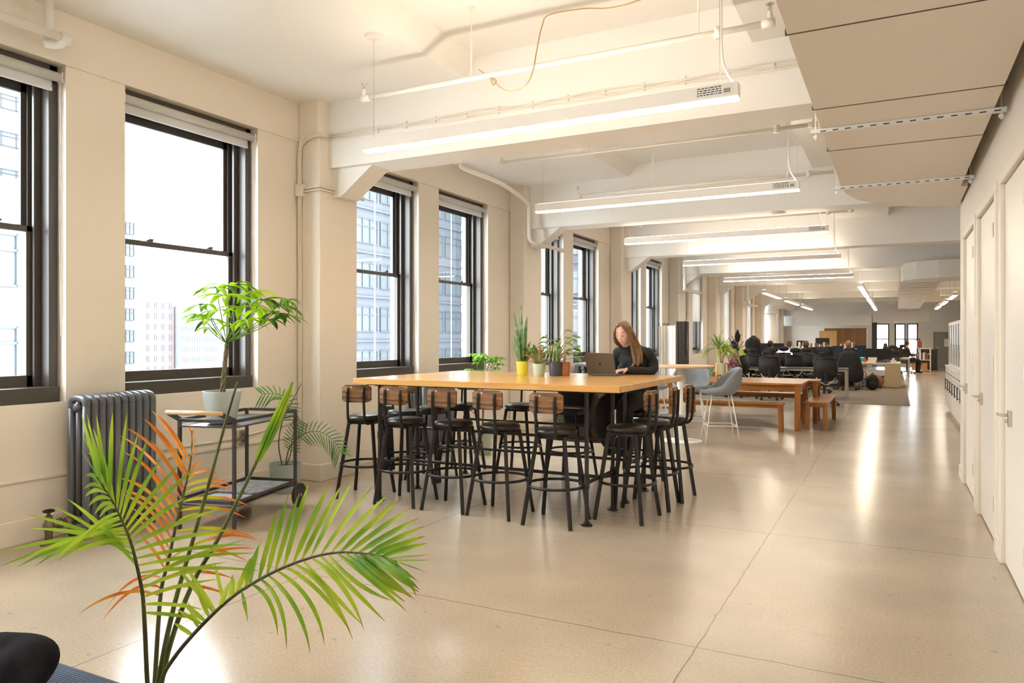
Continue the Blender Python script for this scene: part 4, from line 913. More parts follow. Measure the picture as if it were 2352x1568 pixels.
for sx in (-1, 1):
    w_ = MB().tube([(sx*(LX+0.005), LY_-0.01, 0.10), (sx*(LX+0.037), LY_-0.01, 0.10)], 0.10, 36).build('wheel', mat('wheel_black', (0.03, 0.028, 0.028), 0.45), t, bevel=0.004)
    MB().tube([(sx*(LX+0.035), LY_-0.01, 0.10), (sx*(LX+0.042), LY_-0.01, 0.10)], 0.012, 12).build('axle_cap', STEEL, w_)
r_ = random.Random(8)
mm = MB(); mm.rbox((0.03, 0.13, 0.212), (0.40, 0.5, 0.022), 0.02, 3); o = mm.build('folded_mat', mat('grey_wool', (0.26, 0.255, 0.25), 0.95, col2=(0.12, 0.12, 0.125), scale=25, bump=0.5, bscale=80), None, bevel=0.006); o.location = (-4.74, 4.37, 0.004); o.rotation_euler = (0, 0, math.radians(14)); tag(o, 'speckled grey folded mat on the lower tier of the cart', 'mat')
o = MB().rbox((0.05, -0.24, 0.207), (0.36, 0.2, 0.012), 0.02, 3).build('folded_mat', mat('pale_wool', (0.42, 0.43, 0.46), 0.95, col2=(0.22, 0.22, 0.24), scale=30, bump=0.4, bscale=80), None, bevel=0.004); o.location = (-4.74, 4.37, 0.004); o.rotation_euler = (0, 0, math.radians(14)); tag(o, 'pale speckled mat at the handle end of the cart\'s lower tier', 'mat')
MT = leafmat('money_tree_leaf_backlit', (0.50, 0.74, 0.02), (0.76, 0.95, 0.06), 3, 0.7); MTD = leafmat('money_tree_leaf_deep', (0.14, 0.34, 0.03), (0.34, 0.58, 0.06), 4, 0.45)  # first leaf colour brightened to carry the window's backlight
pb = P(510, 963, 5.78); pz = 0.80
t = thing('money_tree', 'money tree with a braided trunk in a pale blue grey pot on the cart', 'plant', (pb.x, pb.y, pz)); base = Vector((pb.x, pb.y, pz)); D0 = 5.78
pot(t, 0.108, 0.142, 0.245, (0.42, 0.47, 0.46), rough=0.3)
lo = lambda u, v, D: P(u, v, D)-base
top = lo(521, 788, D0)
for k in range(4):
    pts = []
    for i in range(25):
        q = i/24; c0 = Vector((0, 0, 0.20)).lerp(top, q); a = 2*math.pi*k/4+q*9; r = 0.014*(1-0.45*q); pts.append(c0+Vector((r*math.cos(a), r*math.sin(a), 0)))
    MB().tube(pts, 0.0085, 8).build('trunk', mat('braided_bark', (0.20, 0.15, 0.085), 0.8, col2=(0.10, 0.12, 0.04), scale=20), t, smooth=True)
rr = random.Random(17)
cl = [(497, 662, -0.15, 1.0), (545, 652, 0.1, 1.0), (520, 680, -0.25, 1.1), (575, 672, 0.0, 1.1), (602, 690, -0.2, 1.1), (556, 706, -0.2, 1.05), (506, 712, -0.1, 1.0), (642, 700, 0.15, 0.95), (462, 724, -0.1, 0.7), (628, 720, -0.1, 0.9), (484, 735, -0.2, 0.85), (655, 690, 0.2, 0.6), (590, 712, 0.2, 1.0), (535, 745, -0.1, 0.75), (470, 700, 0.0, 0.9), (525, 655, 0.05, 0.9), (615, 735, 0.1, 0.8), (570, 735, -0.15, 0.85), (480, 755, 0.0, 0.6), (650, 725, 0.0, 0.8)]
for i, (u, v, dd, sc) in enumerate(cl):
    c0 = lo(u, v, D0+dd)
    MB().tube(bez(top, top.lerp(c0, 0.6)+Vector((0, 0, -0.02)), c0, 6), 0.0035, 6).build('petiole', MTD, t, smooth=True)
    n = 5+(i % 3); out = (c0-top); out.z = 0; oa = math.atan2(out.y, out.x); lf = MB()
    for k in range(n):
        a = oa+(k-(n-1)/2)*(4.2/n); el = rr.uniform(-0.25, 0.15); d = Vector((math.cos(a)*math.cos(el), math.sin(a)*math.cos(el), math.sin(el)))
        L = sc*rr.uniform(0.18, 0.25)*(1-0.12*abs(k-(n-1)/2)/n*2)
        lf = MB().strip(bez(c0, c0+d*L*0.55+Vector((0, 0, 0.022)), c0+d*L+Vector((0, 0, -0.055*sc)), 8), 0.054*sc, (0, 0, 1), prof=lambda q: math.sin(math.pi*min(1, q**0.85*0.97+0.02))**0.8, fold=0.12)
        lf.build('leaf', MT if u < 600 and rr.random() < 0.82 else MTD, t, smooth=True, solid=0.0012)  # leaves in front of the window mostly get the backlit colour
# small palm in floor pot
GP = leafmat('palm_leaf_deep', (0.05, 0.16, 0.03), (0.16, 0.32, 0.05), 4, 0.3)
def frond(parent, spine, side_tips, w, m, stem_m, stem_r=(0.006, 0.002), name='frond', fold=0.2, nseg=8, bow=0.06, stemname='leaf_stalk'):
    """side_tips: list of (s, tip, bend) with tip a point; leaflets are blades of one frond"""
    path = smoothpath(spine, 6); k = len(path)
    st = MB().tube(path, [stem_r[0]+(stem_r[1]-stem_r[0])*i/(k-1) for i in range(k)], 8).build(stemname, stem_m, parent, smooth=True)
    g = {}
    for s, tip, mid, mm_ in side_tips:
        b0 = onpath(path, s); b1 = onpath(path, min(1, s+0.03)); ax = (b1-b0).normalized() if (b1-b0).length > 1e-5 else Vector((0, 0, 1)); d = tip-b0
        nrm = ax.cross(d)
        if nrm.length < 1e-4: nrm = Vector((0, -1, 0))
        if nrm.y > 0: nrm = -nrm
        mp = mid if mid is not None else b0.lerp(tip, 0.5)+Vector((0, 0, bow*d.length))
        g.setdefault(mm_.name, (MB(), mm_))[0].strip(bez(b0, mp, tip, nseg), w, nrm, prof=lambda q: (0.35+0.65*min(1, q*5))*(1 if q < 0.55 else max(0.03, 1-((q-0.55)/0.45)**1.7)), fold=fold)
    for a, (mb_, mm_) in g.items(): mb_.build('leaflets', mm_, st, smooth=True)
    return st
STG = mat('palm_stalk', (0.05, 0.035, 0.02), 0.45, col2=(0.10, 0.12, 0.03), scale=5)
pb = P(652, 1116, 7.05); t = thing('potted_palm', 'small potted palm on the floor between the cart and the first column', 'plant', (pb.x, pb.y+0.02, 0)); base = Vector((pb.x, pb.y+0.02, 0)); lo = lambda u, v, D: P(u, v, D)-base
pot(t, 0.125, 0.152, 0.27, (0.40, 0.46, 0.44), rough=0.35)
for sp_, n, Lf in [([(655, 1075, 7.0), (664, 1030, 6.95), (690, 1000, 6.9), (730, 990, 6.8), (765, 1010, 6.7), (782, 1040, 6.65)], 16, 0.17), ([(650, 1075, 7.0), (640, 1020, 6.9), (650, 960, 6.85), (662, 925, 6.8), (640, 905, 6.7), (600, 905, 6.6)], 16, 0.16), ([(655, 1075, 7.0), (668, 1040, 6.9), (672, 1000, 6.8), (690, 965, 6.7)], 12, 0.13)]:
    pth = [lo(*q) for q in sp_]; path = smoothpath(pth, 6); tips = []
    for i in range(n):
        s = 0.38+0.6*i/(n-1); b0 = onpath(path, s); ax = (onpath(path, min(1, s+0.03))-onpath(path, s-0.03)).normalized(); side = ax.cross(Vector((CT*0.2-SN, SN*0.2+CT, 0))).normalized()
        for sg in (-1, 1): tips.append((s, b0+(side*sg*0.8+ax*0.6).normalized()*Lf*(1-0.5*abs(s-0.6))+Vector((0, 0, -0.035)), None, GP))
    frond(t, pth, tips, 0.012, GP, STG, (0.006, 0.002))
# outlet + conduit on the wall below the second window
t = thing('power_outlet', 'surface mounted power outlet on the wall behind the cart', 'outlet', (XW, 5.06, 0.52))
MB().rbox((0.02, 0, 0), (0.04, 0.09, 0.14), 0.01, 3, 'X').build('box', STEEL, t); MB().cbox((0.041, 0, 0.03), (0.004, 0.035, 0.03)).cbox((0.041, 0, -0.03), (0.004, 0.035, 0.03)).build('socket', mat('socket_dark', (0.10, 0.10, 0.10), 0.5), t)
MB().tube(smoothpath([(0.02, -0.02, 0.07), (0.03, -0.02, 0.2), (0.03, -0.08, 0.3), (0.03, -0.16, 0.24), (0.02, -0.2, 0.05)]), 0.005, 6).build('cord', TRIMP, t, smooth=True)
w_ = MB().tube([(XW+0.012, 4.0, 0.515), (XW+0.012, 5.01, 0.515)], 0.009, 6).tube([(XW+0.012, 5.11, 0.53), (XW+0.012, 5.79, 0.60)], 0.009, 6); tag(w_.build('wall_conduit', TRIMP, smooth=True), 'thin cream conduit along the wall behind the cart', 'pipe')
t = thing('power_outlet', 'white wall outlet seen between stools beyond the table, with an orange cord', 'outlet', (-5.48, 8.9, 0.55)); MB().box(0, 0.01, -0.05, 0.05, -0.06, 0.06).build('plate', WHITEM, t)
MB().tube(smoothpath([(0.02, 0, 0), (0.06, 0.1, -0.02), (0.1, 0.4, -0.2), (0.2, 0.8, -0.5)]), 0.008, 6).build('cord', mat('orange_cord', (0.6, 0.12, 0.03), 0.5), t, smooth=True)

# ------------------------------------------------ sofa corner and cushion
SOF = mat('blue_rib_fabric', (0.045, 0.075, 0.13), 0.85, bump=0.2, bscale=160)
def ribmat():
    m, N, L, b = newmat('blue_ribbed_upholstery'); tc = N.new('ShaderNodeTexCoord'); w = N.new('ShaderNodeTexWave'); w.inputs['Scale'].default_value = 34; w.inputs['Distortion'].default_value = 1.2; w.bands_direction = 'Y'
    L.new(tc.outputs['Object'], w.inputs['Vector']); r = N.new('ShaderNodeValToRGB'); L.new(w.outputs['Fac'], r.inputs[0]); r.color_ramp.elements[0].color = (0.03, 0.05, 0.09, 1); r.color_ramp.elements[1].color = (0.13, 0.20, 0.30, 1)
    L.new(r.outputs[0], b.inputs['Base Color']); b.inputs['Roughness'].default_value = 0.9; bp = N.new('ShaderNodeBump'); bp.inputs['Strength'].default_value = 0.5; bp.inputs['Distance'].default_value = 0.01; L.new(w.outputs['Fac'], bp.inputs['Height']); L.new(bp.outputs[0], b.inputs['Normal']); return m
t = thing('sofa', 'dark blue ribbed sofa at the bottom left corner', 'sofa', (-2.75, 1.02, 0))
MB().box(-0.85, 0.80, -0.45, 0.44, 0.28, 0.42).build('seat_cushion', ribmat(), t, bevel=0.03)
MB().box(-0.84, 0.79, -0.44, 0.43, 0.10, 0.28).build('base', SOF, t, bevel=0.01)
for sx in (-0.75, 0.7):
    for sy in (-0.36, 0.35): MB().tube([(sx, sy, 0), (sx, sy, 0.1)], 0.02, 8).build('leg', BLACK, t)
MB().box(-0.85, -0.66, -0.45, 0.44, 0.28, 0.62).build('armrest', SOF, t, bevel=0.03)
def cushfn(d, q):
    sx = 1 if d.x > 0 else -1; sy = 1 if d.y > 0 else -1
    return Vector((sx*abs(d.x)**0.38*0.19, sy*abs(d.y)**0.38*0.19, d.z*0.085*(1-0.25*(abs(d.x)*abs(d.y))**0.5)))
o = MB().ell((0, 0, 0), (1, 1, 1), 48, 24, fn=cushfn).build('cushion', mat('black_velvet', (0.012, 0.011, 0.015), 0.95, spec=0.1, bump=0.8, bscale=14, col2=(0.022, 0.023, 0.03), scale=12), smooth=True)
cc = P(10, 1575, 1.98)
o.location = (cc.x-0.13, cc.y-0.03, 0.485); o.rotation_euler = (math.radians(24), math.radians(-8), math.radians(8)); tag(o, 'black crumpled velvet cushion leaning on the blue sofa', 'cushion')

# ------------------------------------------------ foreground palm
PALM = leafmat('palm_leaf', (0.15, 0.33, 0.025), (0.42, 0.56, 0.04), 5, 0.42, tip=(0.45, 0.10, 0.02, 0.86))
PALMG = leafmat('palm_leaf_green', (0.17, 0.36, 0.03), (0.48, 0.62, 0.05), 4, 0.42)
ORG = leafmat('palm_leaf_orange', (0.62, 0.17, 0.02), (0.75, 0.33, 0.05), 9, 0.4)
YEL = leafmat('palm_leaf_yellow', (0.36, 0.46, 0.03), (0.68, 0.62, 0.04), 4, 0.45, tip=(0.68, 0.20, 0.03, 0.45))
b0 = P(348, 1660, 2.50); base = Vector((b0.x, b0.y, 0)); t = thing('areca_palm', 'large potted palm with arching green and browning orange fronds in the foreground', 'plant', base)
lo = lambda u, v, D: P(u, v, D)-base
pot(t, 0.15, 0.18, 0.17, (0.30, 0.30, 0.30))
rr = random.Random(4)
def px(z, s, ox, oy): return [(ox+a/s, oy+b/s) for a, b in z]
# right big frond
S1 = 3.484
sp1 = px([(150, 1385), (340, 1190), (480, 1070), (600, 990), (750, 905), (890, 840), (1020, 790), (1180, 745), (1330, 725), (1480, 730), (1600, 745), (1700, 770), (1780, 800)], S1, 400, 1060)
sp1 = [(352, 1660), (372, 1560), (400, 1510)]+sp1; n = len(sp1); DD = lambda i: 2.5-0.30*i/(n-1)
path3 = [lo(u, v, DD(i)) for i, (u, v) in enumerate(sp1)]
def sval(sp, x, key=0):
    for i in range(len(sp)-1):
        a, b = sp[i][key], sp[i+1][key]
        if (a <= x <= b) or (b <= x <= a): return (i+(x-a)/(b-a+1e-9))/(len(sp)-1)
    return 1.0 if abs(x-sp[-1][key]) < abs(x-sp[0][key]) else 0.0
tips = []
upt = [((680, 0), (830, 380)), ((745, 0), (915, 260)), ((810, 0), (1005, 240)), ((880, 0), (1085, 150)), ((955, 0), (1250, 165)), ((1020, 0), (1350, 170)), ((1095, 0), (1450, 120)), ((1175, 0), (1600, 185)), ((1255, 0), (1730, 245)), ((1330, 0), (1810, 300)), ((1400, 0), (1900, 370)), ((1475, 0), (1960, 450)), ((1550, 0), (2000, 515)), ((1600, 0), (2010, 595)), ((1660, 0), (2030, 650)), ((1700, 0), (2055, 740)), ((1735, 0), (2060, 785)), ((1765, 0), (2015, 880)), ((610, 0), (700, 620)), ((570, 0), (680, 660)), ((500, 0), (620, 760)), ((420, 0), (560, 900)), ((400, 0), (325, 800)), ((335, 0), (80, 820)), ((320, 0), (20, 840)), ((250, 0), (60, 1120)), ((200, 0), (110, 1120)), ((150, 0), (0, 1290)), ((280, 0), (180, 1000)), ((360, 0), (440, 960)), ((230, 0), (20, 1180)), ((460, 0), (465, 900))]
for (sx, _), (tx, ty) in upt:
    u0 = 400+sx/S1; s = sval(sp1, u0); tu, tv = 400+tx/S1, 1060+ty/S1; d = DD(s*(n-1))+rr.uniform(-0.12, 0.10)
    tips.append((s, lo(tu, tv, d), None, PALM if sx > 600 else PALMG))
dnt = [(540, (570, 1120), (590, 1280)), (620, (790, 1090), (830, 1390)), (690, (875, 1110), (900, 1500)), (750, (1010, 1150), (1090, 1540)), (820, (1120, 1080), (1205, 1470)), (890, (1180, 1010), (1410, 1360)), (960, (1250, 1000), (1430, 1425)), (1030, (1300, 1080), (1500, 1300)), (1095, (1380, 980), (1520, 1350)), (1165, (1420, 1000), (1690, 1280)), (1230, (1450, 980), (1740, 1110)), (1300, (1600, 950), (1865, 1200)), (1360, (1600, 920), (1850, 1125)), (1420, (1650, 900), (1820, 1040)), (1480, (1700, 900), (1935, 1110)), (1540, (1750, 890), (1960, 1045)), (1600, (1790, 870), (1965, 1025)), (1650, (1830, 860), (1955, 960)), (1700, (1850, 880), (1940, 1080)), (1510, (1700, 930), (1900, 1090)), (1440, (1650, 950), (1860, 1060))]
for sx, (mx_, my), (tx, ty) in dnt:
    s = sval(sp1, 400+sx/S1); d = DD(s*(n-1)); b1 = onpath(smoothpath(path3, 6), s)
    mid = lo(400+mx_/S1, 1060+my/S1, d-0.10); tip = lo(400+tx/S1, 1060+ty/S1, d-0.06+rr.uniform(-0.05, 0.05)); tips.append((s, tip, mid*1.35-(b1+tip)*0.175, PALM))
frond(t, path3, tips, 0.0165, PALM, STG, (0.008, 0.0022), fold=0.18, nseg=10, bow=0.03)
# left frond
sp2 = [(346, 1660), (338, 1560), (333, 1450), (328, 1370), (319, 1320), (303, 1253), (284, 1203), (257, 1149), (233, 1112), (222, 1095)]; n2 = len(sp2); D2 = lambda s: 2.5-0.18*s
path2 = [lo(u, v, D2(i/(n2-1))) for i, (u, v) in enumerate(sp2)]; tips = []
S2 = 3.733; z2 = lambda x, y: (x/S2, 900+y/S2)
rightt = [(1108, z2(700, 190)), (1120, z2(745, 180)), (1132, z2(828, 190)), (1142, z2(965, 170)), (1152, z2(745, 250)), (1162, z2(800, 310)), (1172, z2(1090, 180)), (1182, z2(1190, 330)), (1192, z2(1265, 400)), (1203, z2(1390, 560)), (1214, z2(1545, 620)), (1226, z2(1680, 640)), (1238, z2(1600, 900)), (1252, (520, 1165)), (1266, (545, 1215)), (1282, (560, 1250)), (1298, (590, 1270)), (1315, (600, 1310)), (1334, (560, 1240)), (1352, (520, 1290)), (1370, (500, 1330)), (1390, (470, 1400)), (1140, z2(700, 500)), (1150, z2(705, 350)), (1410, (450, 1420))]
for v, (tu, tv) in rightt: s = sval(sp2, v, 1); tips.append((s, lo(tu, tv, D2(s)+rr.uniform(-0.16, 0.06)), None, PALMG))
leftt = [(1118, z2(735, 720)), (1126, z2(722, 830)), (1136, z2(728, 900)), (1146, z2(755, 985)), (1158, z2(810, 1050)), (1168, z2(850, 1080)), (1178, z2(640, 1330)), (1190, z2(500, 1450)), (1200, z2(300, 1495)), (1210, z2(130, 1510)), (1222, z2(0, 1495)), (1234, z2(0, 1375)), (1246, z2(330, 1430)), (1260, z2(240, 1170)), (1275, z2(230, 1050)), (1288, z2(430, 970)), (1300, z2(570, 910)), (1216, z2(200, 1430)), (1186, z2(420, 1480)), (1240, z2(560, 1420))]
for v, (tu, tv) in leftt:
    s = sval(sp2, v, 1); b1 = onpath(smoothpath(path2, 6), s); tip = lo(tu, tv, D2(s)+rr.uniform(-0.22, 0.0)); tips.append((s, tip, b1.lerp(tip, 0.5)+Vector((0, 0, 0.035)), PALMG))
frond(t, path2, tips, 0.0135, PALMG, STG, (0.0085, 0.002), fold=0.2)
# orange browning frond
sp3 = [(350, 1660), (356, 1560), (363, 1440), (371, 1350), (387, 1286), (403, 1211), (422, 1131), (432, 1090), (440, 1040), (441, 989)]; n3 = len(sp3); D3 = lambda s: 2.56+0.05*s
path4 = [lo(u, v, D3(i/(n3-1))) for i, (u, v) in enumerate(sp3)]; tips = []
for v, tu, tv, up in [(1075, 347, 941, 30), (1090, 326, 958, 30), (1105, 342, 975, 30), (1125, 288, 981, 40), (1150, 271, 998, 45), (1170, 280, 1036, 40), (1190, 318, 1050, 20), (1205, 264, 1096, 50), (1220, 270, 1123, 45), (1240, 276, 1136, 45), (1262, 300, 1165, 30), (1285, 310, 1190, 30), (1310, 320, 1230, 20), (1060, 360, 950, 20), (1135, 345, 1010, 25), (1330, 240, 1400, 60), (1350, 235, 1425, 60), (1370, 180, 1410, 50)]:
    s = sval(sp3, v, 1); b1 = onpath(smoothpath(path4, 6), s); tip = lo(tu, tv, D3(s)+rr.uniform(-0.15, 0.15)); a_ = P(0, 0, 1)
    tips.append((s, tip, b1.lerp(tip, 0.45)+Vector((0, 0, up/F*2.5*1.1)), ORG))
for v, tu, tv in [(1045, 447, 988), (1055, 452, 1000), (1065, 455, 1030), (1080, 468, 1056), (1090, 476, 1080), (1000, 436, 975), (1020, 446, 980)]: s = sval(sp3, v, 1); tips.append((s, lo(tu, tv, D3(s)+rr.uniform(-0.1, 0.1)), None, ORG))
for v, tu, tv in [(1105, 500, 1090), (1120, 532, 1117), (1135, 535, 1128), (1155, 575, 1163), (1175, 566, 1190), (1200, 500, 1195), (1220, 591, 1238), (1240, 596, 1242), (1262, 570, 1289), (1285, 560, 1230), (1305, 590, 1260), (1330, 540, 1330), (1355, 530, 1370)]:
    s = sval(sp3, v, 1); b1 = onpath(smoothpath(path4, 6), s); tip = lo(tu, tv, D3(s)+rr.uniform(-0.1, 0.12)); tips.append((s, tip, b1.lerp(tip, 0.55)+Vector((0, 0, 0.05)), YEL))
frond(t, path4, tips, 0.011, ORG, STG, (0.009, 0.002), fold=0.2, nseg=10)
# unopened spears
for sp_, r0, r1 in [([(352, 1660, 2.52), (372, 1520, 2.5), (400, 1390, 2.5), (440, 1250, 2.48), (480, 1110, 2.46), (515, 980, 2.44), (545, 878, 2.42)], 0.010, 0.0035), ([(356, 1660, 2.52), (385, 1500, 2.52), (440, 1345, 2.52), (505, 1230, 2.52), (565, 1110, 2.5), (625, 985, 2.48), (672, 878, 2.46)], 0.010, 0.004), ([(610, 1020, 2.49), (655, 950, 2.49), (692, 880, 2.5)], 0.004, 0.0012)]:
    q = smoothpath([lo(*a) for a in sp_], 5); k = len(q)
    MB().tube(q, [r0+(r1-r0)*i/(k-1) for i in range(k)], 8).build('spear', mat('palm_spear', (0.045, 0.05, 0.018), 0.4, col2=(0.12, 0.15, 0.03), scale=7), t, smooth=True)
q = [lo(590, 1060, 2.49), lo(635, 960, 2.47), lo(674, 875, 2.45)]
for dx in (-0.008, 0.0, 0.009): MB().strip(bez(q[0]+Vector((dx, 0, 0)), q[1]+Vector((dx*2.2, 0, 0)), q[2], 8), 0.02, (CT, SN-1, 0.1), fold=0.3).build('spear_leaflet', PALMG, t, smooth=True)
# ------------------------------------------------ picnic tables and benches
def plank_table(name, label, cat, x0, x1, y0, y1, h, th, leg, apron, m, ml, overhang=0.03, group=None, splay=0, mid=None):
    t = thing(name, label, cat, ((x0+x1)/2, (y0+y1)/2, 0), 0, group); a, b = (x1-x0)/2, (y1-y0)/2
    MB().box(-a, a, -b, b, h-th, h).build('top', m, t, bevel=0.004)
    k = a-overhang-leg; j = b-overhang-leg
    MB().box(-k, k, -j-leg*0.7, -j-leg*0.7+0.02, h-th-apron, h-th).build('apron', m, t); MB().box(-k, k, j+leg*0.7-0.02, j+leg*0.7, h-th-apron, h-th).build('apron', m, t)
    MB().box(-k-leg*0.7, -k-leg*0.7+0.02, -j, j, h-th-apron, h-th).build('apron', m, t); MB().box(k+leg*0.7-0.02, k+leg*0.7, -j, j, h-th-apron, h-th).build('apron', m, t)
    ys = (-1, 1)
    for sx in (-1, 1):
        for sy in ys:
            x, y = sx*(k+leg/2), sy*(j+leg/2); MB().bar((x, y, h-th), (x+sx*splay, y+sy*splay, 0), leg, leg, up=(0, 1, 0)).build('leg', ml, t, bevel=0.003)
    return t
plank_table('picnic_table', 'long orange pine dining table with a spiky plant on it', 'table', -3.75, -1.30, 12.43, 13.68, 0.745, 0.035, 0.085, 0.09, PINE, PINEZ, overhang=0.02)
plank_table('picnic_table', 'second pine dining table pushed against the back of the first', 'table', -3.72, -1.16, 13.70, 14.3, 0.735, 0.03, 0.075, 0.08, PINE, PINEZ, overhang=0.02)
plank_table('bench', 'long orange pine bench in front of the dining table', 'bench', -3.62, -1.53, 12.2, 12.38, 0.45, 0.03, 0.065, 0.05, PINE, PINEZ, overhang=0.02, splay=0.01).location.y = 12.20
plank_table('bench', 'short pine bench at the right end of the dining table', 'bench', -1.29, -0.93, 12.68, 14.6, 0.45, 0.03, 0.07, 0.055, PINEY, PINEZ, overhang=0.02, splay=0.015)
plank_table('bench', 'long dark pine bench behind the dining table', 'bench', -3.6, -1.45, 14.45, 14.8, 0.45, 0.035, 0.065, 0.05, PINE, PINEZ, overhang=0.02)
# plant stand with dragon tree
pp = on_table(1657, 872, 0.745); t = thing('plant_stand', 'light wooden plant stand with four legs on the dining table', 'stand', pp)
for k in range(4):
    a = math.pi/4+k*math.pi/2+0.3; MB().tube([(0.115*math.cos(a), 0.115*math.sin(a), 0), (0.115*math.cos(a), 0.115*math.sin(a), 0.27)], 0.016, 10).build('leg', mat('golden_bamboo', (0.75, 0.40, 0.10), 0.4), t, smooth=True)
MB().bar((-0.10, -0.045, 0.08), (0.10, 0.045, 0.08), 0.02, 0.02).bar((0.045, -0.10, 0.08), (-0.045, 0.10, 0.08), 0.02, 0.02).build('crossbar', MATS['golden_bamboo'], t)
t = thing('dragon_tree', 'spiky long leafed plant in a pale green pot held by the wooden stand', 'plant', (pp[0], pp[1], pp[2]+0.092)); pot(t, 0.07, 0.088, 0.20, (0.55, 0.62, 0.50))
DR = leafmat('dragon_leaf', (0.16, 0.26, 0.05), (0.42, 0.48, 0.16), 5, 0.3); DRB = leafmat('dragon_leaf_bright', (0.30, 0.50, 0.03), (0.50, 0.68, 0.06), 5, 0.4)
r_ = random.Random(9)
for (hx, hz, n, L) in ((-0.05, 0.46, 60, 0.46), (0.07, 0.40, 60, 0.27)):
    MB().tube([(0, 0, 0.16), (hx*0.4, 0, 0.28), (hx, 0, hz)], 0.014, 8).build('stem', mat('tan_stem', (0.55, 0.36, 0.18), 0.6), t, smooth=True)
    for i in range(n):
        a = r_.uniform(0, 6.28); el = r_.uniform(-0.1, 1.4); l = L*r_.uniform(0.6, 1.05); d = Vector((math.cos(a)*math.cos(el), math.sin(a)*math.cos(el), math.sin(el))); b_ = Vector((hx, 0, hz-0.02))
        MB().strip(bez(b_, b_+d*l*0.6+Vector((0, 0, 0.06)), b_+d*l*0.95+Vector((0, 0, -l*0.45*(1.2-el*0.5))), 8), 0.021 if hx < 0 else 0.026, (-d.x*0.3, -d.y*0.3-0.2, 1), fold=0.15).build('leaf', DR if hx < 0 else DRB, t, smooth=True)
pq = on_table(1612, 868, 0.745); r_ = random.Random(31)
t = broad_plant('ivy_plant', 'low bushy green plant lying on the dining table beside the stand', pq, [(r_.uniform(-0.28, 0.3), r_.uniform(-0.12, 0.12), r_.uniform(0.02, 0.16)) for _ in range(70)], 0.045, 0.06, leafmat('ivy_leaf', (0.05, 0.18, 0.08), (0.24, 0.42, 0.26), 12, 0.25), 12, 0.02, 0.002)
pot(t, 0.08, 0.10, 0.06, (0.20, 0.24, 0.18))
# ------------------------------------------------ grey shell stools and round table
def shell_stool(label, loc, rz):
    t = thing('upholstered_stool', label, 'stool', loc, rz, 'grey shell bar stools')
    n = 24; rows = []
    # faces +Y local (front); back high at -Y
    for j in range(9):
        q = j/8
        ring = []
        for k in range(n):
            a = 2*math.pi*k/n; bk = max(0, -math.sin(a)); fr = max(0, math.sin(a)); sd = abs(math.cos(a))
            R = 0.07+0.17*min(1, q*1.6); topz = 0.74+0.30*bk**1.1*1.0+0.12*sd*(0.5 if math.sin(a) > 0 else 1)*(1-fr)
            z = 0.70+(topz-0.70)*max(0, (q-0.35)/0.65)**1.2; out = 1+0.12*q*bk
            ring.append((R*1.02*math.cos(a)*out, R*math.sin(a)*out*1.02, z))
        rows.append(ring)
    vs = [(0, 0, 0.70)]+[p for r in rows for p in r]; fs = [(0, 1+k, 1+(k+1) % n) for k in range(n)]
    for j in range(8):
        for k in range(n): fs.append((1+j*n+k, 1+(j+1)*n+k, 1+(j+1)*n+(k+1) % n, 1+j*n+(k+1) % n))
    o = MB().add(vs, fs).build('shell', TGRAY, t, smooth=True, solid=0.035, sub=1); o.modifiers['t'].offset = -1
    MB().ell((0, 0.01, 0.735), (0.19, 0.185, 0.03)).build('seat_pad', TGRAY, t, smooth=True)
    for sx in (-1, 1):
        for sy in (-1, 1): MB().tube([(sx*0.13, sy*0.13, 0.685), (sx*0.235, sy*0.235, 0.0)], 0.0085, 8).build('leg', WHITEM, t, smooth=True)
    f = 0.13+0.105*(0.685-0.24)/0.685; c4 = [(-f, -f, 0.24), (f, -f, 0.24), (f, f, 0.24), (-f, f, 0.24)]
    m = MB()
    for i in range(4): m.tube([c4[i], c4[(i+1) % 4]], 0.007, 8)
    m.build('footrest', WHITEM, t, smooth=True)
    m = MB().tube([(-0.13, -0.13, 0.685), (0.13, 0.13, 0.685)], 0.01, 8).tube([(0.13, -0.13, 0.685), (-0.13, 0.13, 0.685)], 0.01, 8); m.build('seat_cross', WHITEM, t)
    return t
gs = shell_stool('grey upholstered shell stool on thin white legs, beside the dining table', (-2.19, 10.655, 0), math.radians(111))
dup(gs, (-3.12, 9.80, 0), math.radians(-40), 'grey shell stool on white legs behind the right end bar stools')
dup(gs, (-3.35, 11.1, 0), math.radians(-120), 'grey shell stool mostly hidden behind the seated woman')
dup(gs, (-2.72, 11.15, 0), math.radians(-170), 'grey shell stool on the far side of the round white table')
t = thing('round_table', 'tall round pedestal table with a pale oak top and white column', 'table', (-2.70, 10.50, 0))
MB().lathe((0, 0, 1.045), [(0.44, 0), (0.455, 0.008), (0.455, 0.028), (0, 0.03)], 48).build('tabletop', LTWOOD, t)
MB().tube([(0, 0, 0.01), (0, 0, 1.045)], 0.062, 24).build('column', WHITEM, t, smooth=True)
MB().lathe((0, 0, 0), [(0.29, 0), (0.29, 0.008), (0.08, 0.018)], 40).build('base', WHITEM, t)
